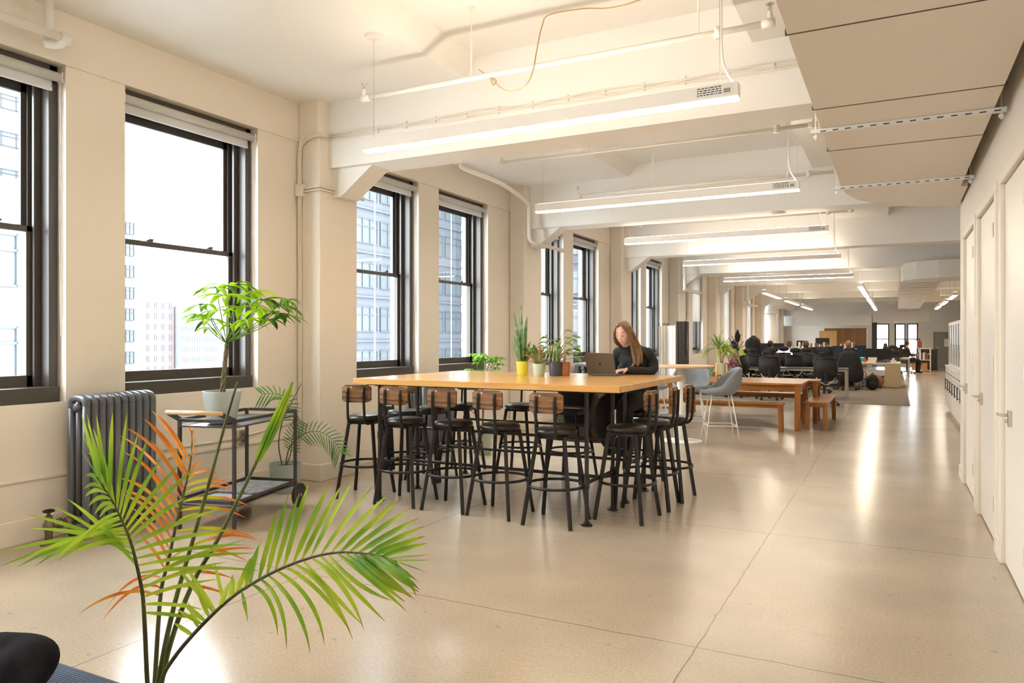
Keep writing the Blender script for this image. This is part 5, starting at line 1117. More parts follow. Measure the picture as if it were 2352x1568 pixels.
# folding screen
t = thing('folding_screen', 'white fabric folding screen with black rods beside the window wall', 'screen', (0, 0, 0)); ps = [P(1514, 900, 15.2), P(1531, 900, 15.3), P(1552, 900, 15.0)]
ps = [Vector((p.x, p.y, 0)) for p in ps]
for i in range(2):
    a, bq = ps[i], ps[i+1]; m = MB(); k = 8; vs = []
    for q in range(k+1):
        p = a.lerp(bq, q/k); off = 0.02*math.sin(q*2.2); vs += [(p.x, p.y+off, 0.06), (p.x, p.y+off, 1.72)]
    m.add(vs, [(2*q, 2*q+2, 2*q+3, 2*q+1) for q in range(k)]); m.build('fabric_panel', mat('white_linen', (0.80, 0.76, 0.70), 0.8), t, solid=0.006)
for i in range(8):
    p = P(1555+3.6*i, 900, 14.9+0.03*(i % 2)); MB().tube([(p.x, p.y, 0), (p.x, p.y, 1.80)], 0.014, 6).build('rod', BLACK, t)
for i in range(6):
    p = P(1514+3*i+(6 if i else 0), 900, 15.45); MB().tube([(p.x, p.y, 0.0), (p.x, p.y, 1.775)], 0.007, 6).build('rod', BLACK, t)
# ------------------------------------------------ kitchen along the aisle
CABW = mat('kitchen_cream', (0.78, 0.70, 0.60), 0.4); BR = woodmat('walnut_edge', (0.25, 0.12, 0.06), (0.34, 0.17, 0.09), 0.4, 'Z', 2)
o = MB().box(0.635, 0.70, 9.225, 9.26, 0.0, 2.95).build('end_panel', BR); tag(o, 'narrow brown wooden end panel where the white doors stop', 'panel')
KX = 0.93; y = 9.6; kn = 0
while y < 17.2:
    w = 0.62; t = thing('base_cabinet', 'cream kitchen base cabinet, number %s along the aisle' % ['one', 'two', 'three', 'four', 'five', 'six', 'seven', 'eight', 'nine', 'ten', 'eleven', 'twelve', 'thirteen'][kn], 'cabinet', (KX, y, 0), 0, 'kitchen base cabinets')
    MB().box(0.015, 0.65, 0, w-0.004, 0.10, 0.885).box(0.06, 0.65, 0, w-0.004, 0, 0.10).build('body', CABW, t)
    d = MB().box(0, 0.016, 0.006, w-0.01, 0.12, 0.70).build('door', CABW, t); MB().tube([(-0.03, 0.08, 0.45), (-0.03, 0.08, 0.66)], 0.008, 6).tube([(-0.03, 0.08, 0.47), (0, 0.08, 0.47)], 0.006, 6).tube([(-0.03, 0.08, 0.64), (0, 0.08, 0.64)], 0.006, 6).build('handle', BLACK, d)
    d = MB().box(0, 0.016, 0.006, w-0.01, 0.71, 0.875).build('drawer', CABW, t); MB().tube([(-0.03, 0.2, 0.79), (-0.03, 0.42, 0.79)], 0.008, 6).build('handle', BLACK, d)
    y += w; kn += 1
o = MB().box(KX-0.02, 1.61, 9.55, 17.45, 0.885, 0.925).build('worktop', mat('white_quartz', (0.82, 0.77, 0.70), 0.2)); tag(o, 'white worktop running over the kitchen base cabinets', 'worktop')
y = 9.7; kn = 0
while y < 17.2:
    w = 0.58; t = thing('hutch_cabinet', 'tall white glass fronted cabinet on the worktop, number %s along the aisle' % ['one', 'two', 'three', 'four', 'five', 'six', 'seven', 'eight', 'nine', 'ten', 'eleven', 'twelve', 'thirteen', 'fourteen'][kn], 'cabinet', (KX+0.03, y, 0.926), 0, 'glass fronted cabinets on the worktop')
    MB().box(0.02, 0.35, 0, w-0.01, 0, 0.84).build('body', CABW, t); MB().box(0, 0.018, 0, 0.07, 0, 0.84).box(0, 0.018, w-0.08, w-0.01, 0, 0.84).box(0, 0.018, 0.07, w-0.08, 0.78, 0.84).box(0, 0.018, 0.07, w-0.08, 0, 0.05).build('door_frame', mat('bright_cream', (0.86, 0.80, 0.70), 0.35), t)
    MB().box(0.012, 0.016, 0.07, w-0.08, 0.05, 0.78).build('door_glass', mat('dark_tinted_glass', (0.02, 0.03, 0.035), 0.1), t); MB().box(0.002, 0.012, 0, w-0.01, 0.40, 0.415).build('rail', BLACK, t)
    y += w; kn += 1
# ------------------------------------------------ rug, desks, office chairs
def rugmat():
    m, N, L, b = newmat('woven_rug'); tc = N.new('ShaderNodeTexCoord'); w = N.new('ShaderNodeTexWave'); w.inputs['Scale'].default_value = 3.5; w.inputs['Distortion'].default_value = 3; w.bands_direction = 'Y'
    L.new(tc.outputs['Object'], w.inputs['Vector']); r = N.new('ShaderNodeValToRGB'); L.new(w.outputs['Fac'], r.inputs[0]); r.color_ramp.elements[0].color = (0.19, 0.155, 0.12, 1); r.color_ramp.elements[1].color = (0.26, 0.215, 0.17, 1)
    L.new(r.outputs[0], b.inputs['Base Color']); b.inputs['Roughness'].default_value = 0.95; return m
o = MB().box(-5.45, 0.30, 18.2, 38.5, 0.0, 0.012).build('office_rug', rugmat()); tag(o, 'flat woven taupe carpet under the whole desk area', 'rug')
MESHC = mat('black_mesh', (0.012, 0.011, 0.011), 0.55, bump=0.2, bscale=200); PLA = mat('black_plastic', (0.02, 0.02, 0.021), 0.4)
def make_chair(label):
    t = thing('office_chair', label, 'chair', group='black mesh office chairs')
    vs = []; fs = []; nx, nz = 8, 7   # backrest, sitter faces +Y
    for j in range(nz+1):
        z = 0.56+0.46*j/nz; w = 0.23*(0.72+0.28*math.sin(math.pi*(0.15+0.7*j/nz)))
        for i in range(nx+1): x = -w+2*w*i/nx; vs.append((x, -0.24-0.05*j/nz+0.9*x*x+0.03*math.cos(math.pi*j/nz*2), z))
    for j in range(nz):
        for i in range(nx): a = j*(nx+1)+i; fs.append((a, a+1, a+nx+2, a+nx+1))
    o = MB().add(vs, fs).build('backrest', MESHC, t, smooth=True, solid=0.012)
    rim = [vs[i] for i in range(nx+1)]+[vs[j*(nx+1)+nx] for j in range(1, nz+1)]+[vs[nz*(nx+1)+i] for i in range(nx-1, -1, -1)]+[vs[j*(nx+1)] for j in range(nz-1, -1, -1)]
    MB().tube(rim, 0.013, 6).build('frame', PLA, o, smooth=True)
    MB().tube(smoothpath([(-0.19, -0.25, 0.62), (-0.10, -0.30, 0.52), (0, -0.30, 0.47), (0.10, -0.30, 0.52), (0.19, -0.25, 0.62)]), 0.009, 6).build('back_arc', STEEL, t, smooth=True)
    MB().bar((0, -0.29, 0.75), (0, -0.22, 0.42), 0.06, 0.03).build('spine', PLA, t)
    hd = [(0.14*math.cos(a)*1.0, -0.30+0.6*(0.14*math.cos(a))**2, 1.14+0.06*math.sin(a)) for a in [2*math.pi*k/20 for k in range(20)]]
    hr = MB().add([(0, -0.30, 1.14)]+hd, [(0, 1+k, 1+(k+1) % 20) for k in range(20)]).build('headrest', MESHC, t, smooth=True, solid=0.012); MB().tube(hd+[hd[0]], 0.010, 6).tube([(0, -0.30, 1.02), (0, -0.31, 1.1)], 0.012, 6).build('headrest_frame', PLA, hr, smooth=True)
    MB().rbox((0, 0.02, 0.47), (0.48, 0.46, 0.06), 0.1, 5).build('seat', MESHC, t, bevel=0.012)
    for sx in (-1, 1): a = MB().tube([(sx*0.24, 0.0, 0.46), (sx*0.29, 0.0, 0.5), (sx*0.29, 0.0, 0.66)], 0.014, 8).build('armrest', PLA, t); MB().rbox((sx*0.29, 0.02, 0.67), (0.08, 0.24, 0.025), 0.03, 4).build('arm_pad', PLA, a)
    MB().tube([(0, 0, 0.10), (0, 0, 0.44)], 0.028, 12).build('gas_lift', PLA, t)
    for k in range(5):
        a = 2*math.pi*k/5+0.3; c_, s_ = math.cos(a), math.sin(a); l = MB().bar((0, 0, 0.11), (0.29*c_, 0.29*s_, 0.075), 0.045, 0.028).build('base_leg', PLA, t)
        MB().tube([(0.30*c_-0.02*s_, 0.30*s_+0.02*c_, 0.03), (0.30*c_+0.02*s_, 0.30*s_-0.02*c_, 0.03)], 0.03, 12).tube([(0.29*c_, 0.29*s_, 0.03), (0.29*c_, 0.29*s_, 0.075)], 0.008, 6).build('caster', BLACK, l)
    return t
def at(u, D): p = P(u, 800, D); return (p.x, p.y, 0)
Z0 = 0.012
def atz(u, D): p = P(u, 800, D); return (p.x, p.y, Z0)
ch = make_chair('black mesh office chair in front of the others, just behind the short pine bench'); ch.location = atz(1893, 15.9); ch.rotation_euler = (0, 0, math.radians(12))
cdat = [(1767, 17.6, -4, 'black mesh office chair with a round back, behind the middle of the dining table'), (1727, 19.2, -10, 'black mesh office chair piled with a dark coat, near the coat rack'),
        (1766, 20.6, 20, 'black mesh office chair behind the round backed one, turned toward the bright monitor'), (1817, 19.2, 15, 'black mesh office chair with an oval headrest against the bright monitor'),
        (1850, 20.3, 0, 'black mesh office chair under the person in a grey hoodie'), (1883, 19.8, 5, 'black mesh office chair just behind the front one with its headrest raised'),
        (1690, 18.4, 60, 'black mesh office chair under the person in the plaid shirt'), (1705, 21.5, -40, 'black mesh office chair by the window wall behind the plaid shirt'),
        (1796, 22.4, 5, 'black mesh office chair pulled in at the monitor glowing lilac'), (1948, 21.0, 0, 'black mesh office chair under the blond person in the dark coat'),
        (1768, 21.9, 0, 'black mesh office chair under the dark haired person'), (2048, 27.0, 160, 'black mesh office chair at the far desks near the end windows'), (2083, 30.5, 200, 'black mesh office chair under the far person by the end windows')]
for u, D, r, l in cdat: dup(ch, atz(u, D), math.radians(r+12), l)
DTOP = mat('light_desk_top', (0.72, 0.62, 0.50), 0.35); DSIDE = mat('desk_maple', (0.56, 0.44, 0.26), 0.5)
DTOPD = mat('dark_desk_top', (0.10, 0.09, 0.08), 0.3)
def desk(label, x0, x1, y0, y1, h=0.73, side=None, top=None):
    t = thing('desk', label, 'desk', (x0, y0, Z0), 0, 'white topped office desks'); L, D = x1-x0, y1-y0
    MB().box(0, L, 0, D, h-0.03, h).build('desktop', top or DTOP, t, bevel=0.003)
    for x in (0.03, L-0.03):
        for y in (0.04, D-0.04): MB().box(x-0.022, x+0.022, y-0.022, y+0.022, 0, h-0.03).build('leg', STEEL, t)
    MB().box(0.03, L-0.03, 0.03, 0.055, h-0.07, h-0.03).box(0.03, L-0.03, D-0.055, D-0.03, h-0.07, h-0.03).build('frame', STEEL, t)
    if side: MB().box(L-0.02, L+0.0, 0.1, D-0.1, 0.05, h-0.04).build('side_panel', DSIDE, t)
    return t
desk('office desk in the front row with metal legs, behind the pine tables', -2.85, -1.0, 19.25, 20.0, top=DTOPD)
desk('office desk in the front row nearer the window wall', -4.75, -2.9, 19.25, 20.0, top=DTOPD)
desk('office desk of the middle row beside the window wall', -4.6, -2.8, 24.1, 25.1)
desk('office desk of the middle row, second from the windows', -2.75, -1.02, 24.1, 25.1)
desk('office desk at the aisle with a maple side panel and a big monitor', -0.98, 0.16, 24.4, 25.95, side=True)
desk('office desk in a far row near the windows', -4.6, -2.4, 26.1, 27.0)
desk('office desk in a far row left of the aisle', -3.6, 0.0, 29.1, 30.4)
desk('office desk near the end windows', -1.6, 0.5, 31.0, 32.3)
o = MB().box(-0.26, 0.155, 24.32, 24.35, 0.04, 0.69).box(-0.26, 0.155, 24.35, 24.8, 0.0, 0.04).build('desk_return', DSIDE); tag(o, 'maple panel of the low cabinet at the aisle end of the desks', 'cabinet'); o.location.z = 0.0
SCR = mat('monitor_black', (0.012, 0.012, 0.014), 0.35)
def monitor(label, u, D, v0, v1, u0, u1, rz=0.0, screen=None, faceaway=False, zbase=None, m=None):
    a = P(u0, v1, D); bq = P(u1, v1, D); top = P(u0, v0, D).z; w = (u1-u0)/F*D; h = top-a.z; c0 = (a+bq)/2; zb = zbase if zbase is not None else 0.742
    t = thing('monitor', label, 'monitor', (c0.x, c0.y, zb), rz+TH*0.6, 'desk monitors'); zc = a.z-zb+h/2
    MB().rbox((0, 0, zc), (w, 0.03, h), 0.012, 3, 'Y').build('case', m or SCR, t)
    if screen: MB().box(-w/2+0.015, w/2-0.015, -0.017, -0.0155, zc-h/2+0.015, zc+h/2-0.015).build('screen', screen, t)
    MB().box(-0.03, 0.03, 0.005, 0.03, 0.0, zc).build('stand', PLA, t); MB().rbox((0, 0.02, 0.006), (0.22, 0.16, 0.012), 0.02, 3).build('foot', PLA, t)
    return t
LIL = emis('lilac_screen', (0.72, 0.68, 1.0), 1.3); DKS = mat('dark_screen', (0.02, 0.035, 0.06), 0.2)
monitor('monitor with a bright lilac screen in the middle of the desks', 1797, 23.0, 800, 826, 1774, 1820, 0, LIL, zbase=0.742)
monitor('wide dark monitor behind the dark haired person', 1770, 25.1, 788, 815, 1742, 1799, 0, None, zbase=0.742)
monitor('big black wide monitor standing on the aisle desk, its back to the viewer', 2017, 22.9, 800, 828, 1988, 2046, 0, None)
monitor('tall dark monitor showing code beside the blond person, right side', 1975, 23.1, 793, 820, 1960, 1987, 0, DKS)
monitor('dark monitor left of the blond person', 1932, 22.7, 794, 826, 1913, 1936, 0, DKS)
monitor('dark monitor with a thin bright top edge behind the front office chair', 1895, 23.2, 796, 824, 1878, 1911, 0, DKS)
monitor('small monitor raised on the partition shelf', 1848, 27.6, 782, 795, 1830, 1846, 0, DKS)
monitor('wide dark monitor on the far desks under the wooden wall', 1889, 27.8, 776, 793, 1874, 1904, 0, None)
monitor('dark monitor at the far desks near the end windows', 2060, 28.0, 797, 822, 2052, 2072, 0, None)
monitor('dark monitor in the third row, left of the grey hoodie', 1862, 23.0, 797, 815, 1856, 1876, 0, None)
# partition shelf behind middle row
t = thing('desk_partition', 'dark green desk partition with a pale shelf on top, behind the middle desks', 'partition', (-3.2, 25.4, Z0)); MB().box(0, 2.15, 0, 0.04, 0.0, 1.12).build('panel', mat('dark_green_felt', (0.02, 0.03, 0.02), 0.9), t); MB().box(0, 2.15, -0.1, 0.25, 1.12, 1.14).build('shelf', DTOP, t)
COLS = [(0.55, 0.05, 0.04), (0.02, 0.35, 0.20), (0.7, 0.65, 0.55), (0.10, 0.12, 0.25), (0.75, 0.7, 0.62), (0.05, 0.05, 0.06)]
dn = ['red mug near the big aisle monitor', 'green paper box beside the blond person', 'small pale box left on the aisle desk', 'navy box on the aisle desk edge', 'cream stack of paper on the aisle desk', 'black case under the big monitor',]
for i, (u, D, w, h) in enumerate([(1987, 22.5, 0.09, 0.1), (1980, 22.9, 0.2, 0.12), (2004, 22.7, 0.24, 0.14), (2037, 22.4, 0.2, 0.08), (2048, 22.7, 0.25, 0.05), (2025, 22.2, 0.3, 0.05)]):
    p = P(u, 820, D)
    if i == 0: m = MB().lathe((0, 0, 0), [(0.035, 0), (0.042, 0.1), (0.038, 0.1), (0.03, 0.01), (0, 0.01)], 16).torus((0.05, 0, 0.05), 0.022, 0.005, 14, 6)
    else: m = MB().box(-w/2, w/2, -0.09, 0.09, 0, h*0.85).box(-w/2-0.004, w/2+0.004, -0.094, 0.094, h*0.85, h)
    o = m.build(['mug', 'paper_box', 'small_box', 'storage_box', 'paper_stack', 'flat_case'][i], mat('clutter_%d' % i, COLS[i], 0.6), bevel=0.003); o.location = (max(-0.9, min(0.0, p.x)), p.y, 0.743); tag(o, dn[i], ['mug', 'box', 'box', 'box', 'paper', 'case'][i])
# books along the partition shelf
r_ = random.Random(2); bx = []
for i in range(22):
    w = r_.uniform(0.02, 0.05); h = r_.uniform(0.13, 0.20); m = MB().box(0, w, 0, 0.14, 0, h); o = m.build('book', mat('book_cover_%d' % (i % 5), [(0.8, 0.75, 0.66), (0.2, 0.1, 0.14), (0.86, 0.84, 0.80), (0.30, 0.06, 0.05), (0.12, 0.14, 0.22)][i % 5], 0.6)); o.location = (-2.75+i*0.062+(0.3 if i > 14 else 0), 25.38, 1.153); tag(o, 'small book or box in the line on the pale partition shelf', 'book', 'books along the partition shelf')
# backpack, bags under desks
t = thing('backpack', 'dark green backpack slumped on the carpet under the aisle desk', 'backpack', atz(2004, 20.9)); MB().ell((0, 0, 0.22), (0.17, 0.13, 0.23)).build('bag', mat('dark_olive_canvas', (0.02, 0.022, 0.018), 0.8), t, rem=0.02); MB().ell((0.02, -0.11, 0.14), (0.12, 0.06, 0.12)).build('front_pocket', MATS['dark_olive_canvas'], t, smooth=True)
MB().tube(smoothpath([(-0.05, -0.1, 0.42), (-0.1, -0.17, 0.3), (-0.1, -0.14, 0.12)]), 0.012, 6).build('strap', PLA, t); MB().tube(smoothpath([(-0.03, 0, 0.44), (0, 0, 0.48), (0.04, 0, 0.44)]), 0.01, 6).build('grab_loop', PLA, t)
t = thing('tote_bag', 'patterned pale tote bag on the carpet left of the backpack', 'bag', atz(1983, 21.1)); MB().add([(-0.13, -0.06, 0), (0.13, -0.06, 0), (0.13, 0.06, 0), (-0.13, 0.06, 0), (-0.16, -0.02, 0.32), (0.16, -0.02, 0.32), (0.16, 0.02, 0.32), (-0.16, 0.02, 0.32)], [(0, 3, 2, 1), (0, 1, 5, 4), (1, 2, 6, 5), (2, 3, 7, 6), (3, 0, 4, 7)]).build('bag', mat('patterned_canvas', (0.5, 0.46, 0.38), 0.8, col2=(0.05, 0.05, 0.05), scale=14), t, solid=0.01); MB().tube(smoothpath([(-0.08, 0, 0.32), (-0.05, 0, 0.5), (0.05, 0, 0.5), (0.08, 0, 0.32)]), 0.01, 6).build('handle', PLA, t)
o = MB().ell((0, 0, 0.17), (0.14, 0.12, 0.17), fn=lambda d, q: q*(1+0.12*math.sin(7*d.x+3*d.z))).build('leather_bag', mat('rust_leather', (0.30, 0.13, 0.07), 0.6), smooth=True); o.location = atz(2018, 21.6); tag(o, 'rust brown bag leaning beside the backpack', 'bag')
o = MB().ell((0, 0, 0.16), (0.16, 0.13, 0.16), fn=lambda d, q: q*(1+0.12*math.sin(8*d.x+5*d.z))).build('canvas_bag', MATS['patterned_canvas'], smooth=True); o.location = atz(1918, 21.2); tag(o, 'crumpled pale bag under the desk behind the metal desk leg', 'bag')
# coat rack with coats
t = thing('coat_rack', 'thin branching coat rack standing at the window wall', 'coat rack', at(1694, 21.8)); MB().tube([(0, 0, 0), (0, 0, 1.72)], 0.02, 8).build('pole', BLACK, t)
for k in range(6): a = k*1.05; MB().tube(smoothpath([(0, 0, 1.2+0.05*k), (0.15*math.cos(a), 0.15*math.sin(a), 1.22+0.05*k), (0.26*math.cos(a), 0.26*math.sin(a), 1.33+0.05*k)]), 0.009, 6).build('hook_arm', BLACK, t)
for k in range(3): a = k*2.1; MB().tube([(0, 0, 0.12), (0.25*math.cos(a), 0.25*math.sin(a), 0.0)], 0.014, 6).build('foot', BLACK, t)
q = at(1694, 21.5); drape('coat', BLKC, 'small black garment hanging high on the coat rack', (q[0], q[1], 0), [(1.70, 0.02, 0.02, 0), (1.62, 0.045, 0.04, 0), (1.52, 0.075, 0.05, 0), (1.42, 0.06, 0.04, 0), (1.36, 0.03, 0.02, 0)], folds=4)
q = at(1950, 20.45); drape('coat', BLKC, 'long black coat hung over the chair back of the blond person', (q[0], q[1], 0), [(1.12, 0.07, 0.03, 0), (1.10, 0.15, 0.05, 0), (1.04, 0.21, 0.07, 0), (0.9, 0.26, 0.08, 0), (0.7, 0.30, 0.09, 0), (0.5, 0.33, 0.09, 0), (0.32, 0.31, 0.08, 0), (0.26, 0.2, 0.06, 0)], folds=5, thick=0.02, amp=0.03)
def lump(name, label, loc, rad, zc, seed, m=None, amp=0.10):
    def fn(d, q):
        a = math.atan2(d.y, d.x); k = 1+amp*math.sin(5*a+4*d.z+seed)+amp*0.6*math.sin(9*a-6*d.z+2*seed)+amp*0.5*math.sin(7*d.z+seed); f = (1-abs(d.z)**9)/max(0.2, math.sqrt(max(0, 1-d.z*d.z))); k *= min(1.5, f); return Vector((q.x*k, q.y*k, q.z*(1+0.03*math.sin(3*a+seed))))
    o = MB().ell((0, 0, zc), rad, 36, 24, fn=fn).build(name, m or BLKC, smooth=True); o.location = loc; return tag(o, label, 'coat')
q = at(1730, 22.0); lump('coat', 'big pile of black coats hung on a rack behind the office chairs', (q[0], q[1], 0), (0.22, 0.17, 0.76), 0.78, 1.0)
q = at(1722, 22.4); lump('jacket', 'black jacket hung beside the coat pile, its hood bulging', (q[0]+0.12, q[1]+0.1, 0), (0.17, 0.15, 0.40), 1.06, 2.2)
o = MB().rbox((0, 0, 0.2), (0.18, 0.18, 0.4), 0.03, 3).build('green_bin', mat('lime_plastic', (0.40, 0.55, 0.02), 0.5)); q = at(1706, 21.2); o.location = (q[0], q[1], 0.76); tag(o, 'lime green box standing beside the coat rack on a low cabinet', 'box')
o = MB().box(-0.3, 0.3, -0.25, 0.25, 0, 0.748).box(-0.31, 0.31, -0.26, 0.26, 0.60, 0.62).build('low_cabinet', CABW); o.location = (q[0], q[1], Z0); tag(o, 'low cream cabinet under the lime green box', 'cabinet')
# ------------------------------------------------ background people
def back_person(label, loc, rz, shirt, hair, seated=True, coatlen=0.0, hairlen=0.0, arms='desk', headtilt=0.1, phones=False):
    t = thing('person', label, 'person', loc, rz); z = 0.50 if seated else 0.88; b = MB()
    b.ell((0, 0.03, z+0.76), (0.074, 0.093, 0.118), 24, 18, rot=Euler((-headtilt, 0, math.pi)), fn=headfn)
    limb(b, [(0, 0, z+0.52), (0, 0.01, z+0.60), (0, 0.02, z+0.70)], [0.055, 0.05, 0.055])
    aR = [(0.17, 0, z+0.52), (0.24, 0.02, z+0.36), (0.23, 0.12, z+0.27), (0.17, 0.32, z+0.29)]; aL = [(-x, y_, z_) for x, y_, z_ in aR]
    if arms == 'down': aR = [(0.17, 0, z+0.52), (0.24, -0.01, z+0.36), (0.25, 0.03, z+0.2), (0.22, 0.12, z+0.1)]; aL = [(-x, y_, z_) for x, y_, z_ in aR]
    for a, sd in ((aR, -1), (aL, 1)): limb(b, a, [0.05, 0.042, 0.038, 0.028]); hand(b, Vector(a[-1]), (-0.1*(1 if a is aR else -1), 1, -0.1), (0, 0, 1), sd, 0.4)
    limb(b, [(0, 0, z+0.05), (0, 0, z+0.28), (0, 0, z+0.5)], [0.13, 0.12, 0.12], 14)
    b.build('body', SKIN, t, rem=0.012)
    s = MB(); limb(s, [(0, 0, z+0.0), (0, -0.01, z+0.2), (0, 0, z+0.4), (0, 0, z+0.54)], [0.175, 0.16, 0.185, 0.12], 18, flat=0.68, up=(0, 1, 0)); limb(s, [(-0.16, 0, z+0.51), (0, 0, z+0.555), (0.16, 0, z+0.51)], [0.065, 0.07, 0.065])
    for a in (aR, aL): limb(s, a, [0.07, 0.06, 0.054, 0.042])
    if coatlen: limb(s, [(0, -0.05, z+0.45), (0, -0.17, z+0.1), (0, -0.2, z-coatlen)], [0.2, 0.26, 0.2], 16, flat=0.45, up=(0, 1, 0))
    s.build('top', shirt, t, rem=0.016)
    p = MB()
    for sx in (-1, 1):
        if seated: limb(p, [(sx*0.09, 0, z+0.06), (sx*0.10, 0.25, z+0.07), (sx*0.11, 0.46, z+0.03), (sx*0.11, 0.46, z-0.2), (sx*0.11, 0.44, z-0.44)], [0.10, 0.09, 0.07, 0.06, 0.05])
        else: limb(p, [(sx*0.09, 0, z+0.06), (sx*0.10, 0.0, z-0.35), (sx*0.10, 0.0, 0.08)], [0.10, 0.075, 0.055])
        p.ell((sx*0.11, 0.50 if seated else 0.05, 0.04+(0.02 if seated else 0)), (0.045, 0.12, 0.04))
    p.build('trousers', BLKC, t, rem=0.016)
    h = MB().ell((0, 0.012, z+0.785), (0.088, 0.10, 0.112), 24, 18, fn=lambda d, q: q*0.8 if (d.y > 0.45 and d.z < 0.5) else q)
    if hairlen: h.ell((0, -0.05, z+0.785-hairlen*0.5), (0.085, 0.06, 0.09+hairlen*0.5))
    h.build('hair', hair, t, rem=0.01)
    if phones: MB().tube([(0.1*math.cos(a), 0.02, z+0.80+0.10*math.sin(a)) for a in [math.pi*k/12 for k in range(13)]], 0.012, 8).tube([(0.085, 0.02, z+0.77), (0.115, 0.02, z+0.77)], 0.04, 14).tube([(-0.085, 0.02, z+0.77), (-0.115, 0.02, z+0.77)], 0.04, 14).build('headphones', PLA, t)
    return t
def plaidmat():
    m, N, L, b = newmat('red_plaid'); tc = N.new('ShaderNodeTexCoord'); sp = N.new('ShaderNodeTexChecker'); sp.inputs['Scale'].default_value = 26; sp.inputs[1].default_value = (0.50, 0.05, 0.09, 1); sp.inputs[2].default_value = (0.75, 0.62, 0.66, 1)
    c2 = N.new('ShaderNodeTexChecker'); c2.inputs['Scale'].default_value = 13; c2.inputs[1].default_value = (1, 1, 1, 1); c2.inputs[2].default_value = (0.22, 0.10, 0.2, 1); mx = N.new('ShaderNodeMixRGB'); mx.blend_type = 'MULTIPLY'; mx.inputs[0].default_value = 0.8
    for c_ in (sp, c2): L.new(tc.outputs['Object'], c_.inputs['Vector'])
    L.new(sp.outputs[0], mx.inputs[1]); L.new(c2.outputs[0], mx.inputs[2]); L.new(mx.outputs[0], b.inputs['Base Color']); b.inputs['Roughness'].default_value = 0.85; return m
DKH = mat('dark_hair', (0.025, 0.018, 0.014), 0.5); BLH = mat('blond_hair', (0.34, 0.18, 0.05), 0.5, col2=(0.22, 0.11, 0.03), scale=30, bump=0.6, bscale=50); BRH = mat('light_brown_hair', (0.11, 0.055, 0.022), 0.5)
back_person('person in a red plaid shirt and headphones, seated and facing left beside the spiky plant', atz(1686, 18.35), math.radians(75), plaidmat(), DKH, phones=True)
back_person('blond person in a long black coat seated at the aisle desks, seen from behind', atz(1949, 21.2), math.radians(5), mat('black_wool', (0.014, 0.013, 0.013), 0.85), BLH, coatlen=0.25)
back_person('person with short light brown hair in a charcoal hoodie, seen from behind', atz(1851, 20.9), math.radians(0), mat('charcoal_fleece', (0.035, 0.033, 0.038), 0.9), BRH, hairlen=0.0)
back_person('dark haired person in a light grey top behind the round backed office chair', atz(1769, 22.2), math.radians(-15), mat('light_grey_jersey', (0.32, 0.30, 0.28), 0.9), DKH)
back_person('person with curly brown hair beyond the lilac monitor, only the head showing', atz(1813, 25.6), math.radians(0), mat('brown_knit', (0.10, 0.07, 0.05), 0.9), BRH, hairlen=0.05)
back_person('far person in dark clothes working by the end windows', at(2082, 31.0), math.radians(-70), mat('navy_cloth', (0.02, 0.022, 0.03), 0.9), DKH, arms='desk')
# pillow/bolster right of plaid person
o = MB().ell((0, 0, 0), (0.28, 0.16, 0.05)).build('pillow', mat('mint_cotton', (0.50, 0.62, 0.56), 0.8, col2=(0.66, 0.60, 0.50), scale=4), smooth=True); q = at(1702, 18.9); o.location = (q[0], q[1]+0.55, 0.79+Z0); tag(o, 'pale mint pillow lying on the front desk beside the plaid shirt', 'pillow')
# ------------------------------------------------ far end
WD1 = woodmat('walnut_panel', (0.24, 0.10, 0.035), (0.34, 0.15, 0.05), 0.4, 'Z', 1.4); WD2 = woodmat('blond_panel', (0.60, 0.36, 0.12), (0.70, 0.44, 0.16), 0.4, 'Z', 1.2)
def block(u0, u1, D, z0, z1, depth, m, name, label, cat, **k):
    a = P(u0, 800, D); bq = P(u1, 800, D); c_ = (a+bq)/2; w = (u1-u0)/F*D
    o = MB().box(-w/2, w/2, 0, depth, z0, z1).build(name, m, **k); o.location = (c_.x, c_.y, 0); o.rotation_euler = (0, 0, TH*0.0); o.scale = (1/math.cos(TH)*0.93, 1, 1); return tag(o, label, cat)
block(1899, 1984, 38.5, 0.0, 2.0, 0.25, WD1, 'wood_wall_panel', 'dark walnut panelled wall in front of the end of the room', 'panel')
block(1884, 1919, 37.6, 0.0, 1.86, 0.1, WD2, 'wood_screen', 'blond wooden screen standing left of the walnut wall', 'screen')
o = MB().box(-5.1, -1.0, 40.5, 40.7, 2.12, 2.62).build('bulkhead', CEIL); tag(o, 'white bulkhead above the walnut panelling', 'bulkhead')
o = MB().box(-0.98, 1.5, 40.9, 41.2, 2.27, 3.2).build('bulkhead', CEIL); tag(o, 'pale dropped beam over the end windows', 'bulkhead')
for u, l, m_ in ((1996, 'pale grey column at the left of the end windows', WALL), (2008, 'dark column edge at the left of the end windows', mat('slate_paint', (0.08, 0.085, 0.10), 0.5)), (2052, 'dark slate column between two end windows', MATS['slate_paint'] if 'slate_paint' in MATS else WALL), (2111, 'dark brown curtain strip right of the end windows', mat('dark_brown_paint', (0.10, 0.055, 0.05), 0.5))):
    p = P(u, 800, 42.5*0.93); o = MB().box(-0.14, 0.14, -0.14, 0.14, 0, 2.75 if u > 2000 else 3.9).build('column', m_); o.location = (p.x, p.y, 0); tag(o, l, 'column')
p = P(2157, 800, 42.3*0.955)
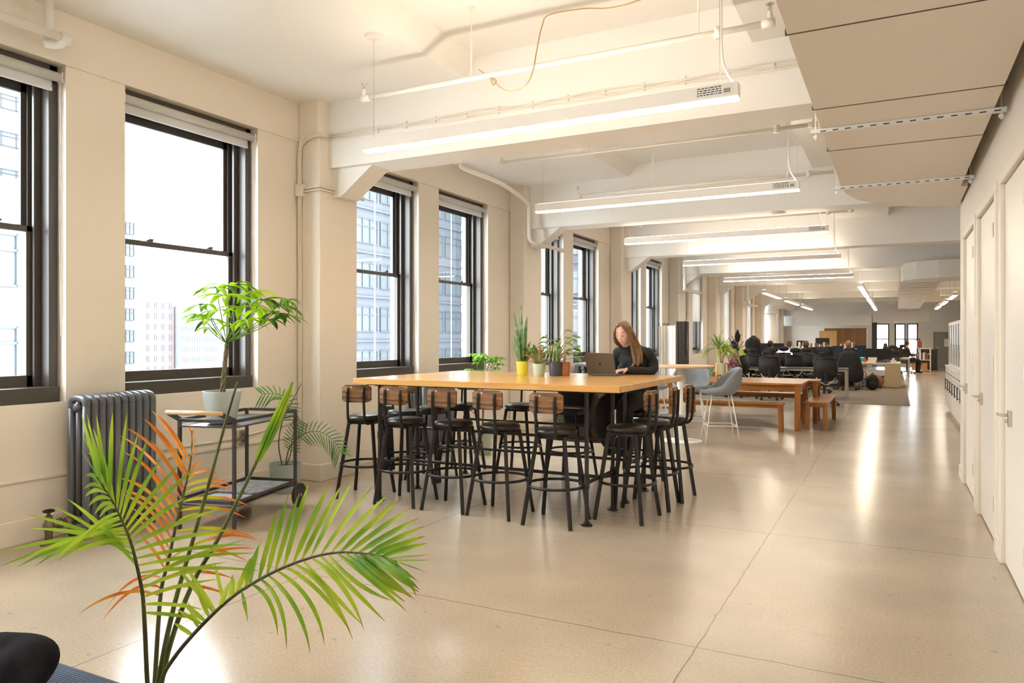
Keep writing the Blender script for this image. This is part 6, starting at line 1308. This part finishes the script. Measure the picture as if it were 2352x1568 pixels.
d = struct('door_4', MB().box(1.83, 2.65, YE-0.06, YE-0.01, 0, 1.74), mat('grey_door_paint', (0.30, 0.27, 0.23), 0.5)); MB().box(1.78, 1.83, YE-0.08, YE, 0, 1.80).box(2.65, 2.7, YE-0.08, YE, 0, 1.80).box(1.78, 2.7, YE-0.08, YE, 1.74, 1.80).build('door_frame', mat('grey_frame_paint', (0.24, 0.21, 0.18), 0.5), d); MB().tube([(1.92, YE-0.1, 1.0), (2.05, YE-0.1, 1.0)], 0.02, 6).build('door_handle', STEEL, d)
o = MB().box(0, 0.3, 0, 0.01, 0, 0.4).build('paper_notice', WHITEM); o.location = (2.25, YE-0.075, 1.05); tag(o, 'sheet of paper taped on the far grey door', 'notice')
t = thing('waste_bin', 'tall black bin near the far grey door', 'bin', at(2133, 34.5)); MB().box(-0.34, 0.34, -0.25, 0.25, 0, 0.92).build('body', PLA, t, bevel=0.02); MB().box(-0.35, 0.35, -0.26, 0.26, 0.92, 0.97).build('lid', PLA, t); MB().box(-0.1, 0.1, -0.255, -0.25, 0.74, 0.77).build('label_plate', WHITEM, t)
t = thing('shelf_unit', 'low open pine shelf unit at the end of the far desks', 'shelf', at(2112, 33)); 
for x in (-0.42, 0.42): MB().box(x-0.02, x+0.02, -0.2, 0.2, 0, 1.05).build('side', LTWOOD, t)
for z in (0.05, 0.5, 1.03): MB().box(-0.42, 0.42, -0.2, 0.2, z, z+0.03).build('shelf_board', LTWOOD, t)
o = MB().box(-0.3, 0.3, -0.15, 0.15, 0, 0.28).box(-0.31, 0.31, -0.16, 0.16, 0.28, 0.3).build('cardboard_box', mat('cardboard', (0.42, 0.22, 0.09), 0.8)); q = at(2112, 33); o.location = (q[0], q[1], 0.082); tag(o, 'brown cardboard box on the lowest board of the pine shelf unit', 'box')
for i in range(10):
    o = MB().box(0, 0.05, -0.1, 0.1, 0, 0.28+0.03*(i % 3)).build('book', mat('book_cover_%d' % (i % 5), (0.5, 0.5, 0.5))); o.location = (q[0]-0.35+i*0.07, q[1], 0.532); tag(o, 'binder standing on the middle board of the pine shelf unit', 'binder', 'binders on the pine shelf unit')
o = MB().box(-0.1, 0.1, -0.1, 0.1, 0, 0.3).box(-0.03, 0.03, -0.03, 0.03, 0.3, 0.42).build('bottle', mat('amber_bottle', (0.25, 0.06, 0.03), 0.3), bevel=0.02); o.location = (q[0], q[1], 1.061); tag(o, 'dark red bottle on top of the pine shelf unit', 'bottle')
o = MB().lathe((0, 0, 0), [(0.16, 0), (0.16, 0.05), (0.05, 0.55), (0.0, 0.56)], 20).build('hooded_garment', BLKC, smooth=True); q = at(2034, 26.9); o.location = (q[0], 29.75, 0.742); tag(o, 'black hooded garment over a stand behind the big aisle monitor', 'coat')  # tapered black form standing for a hooded garment
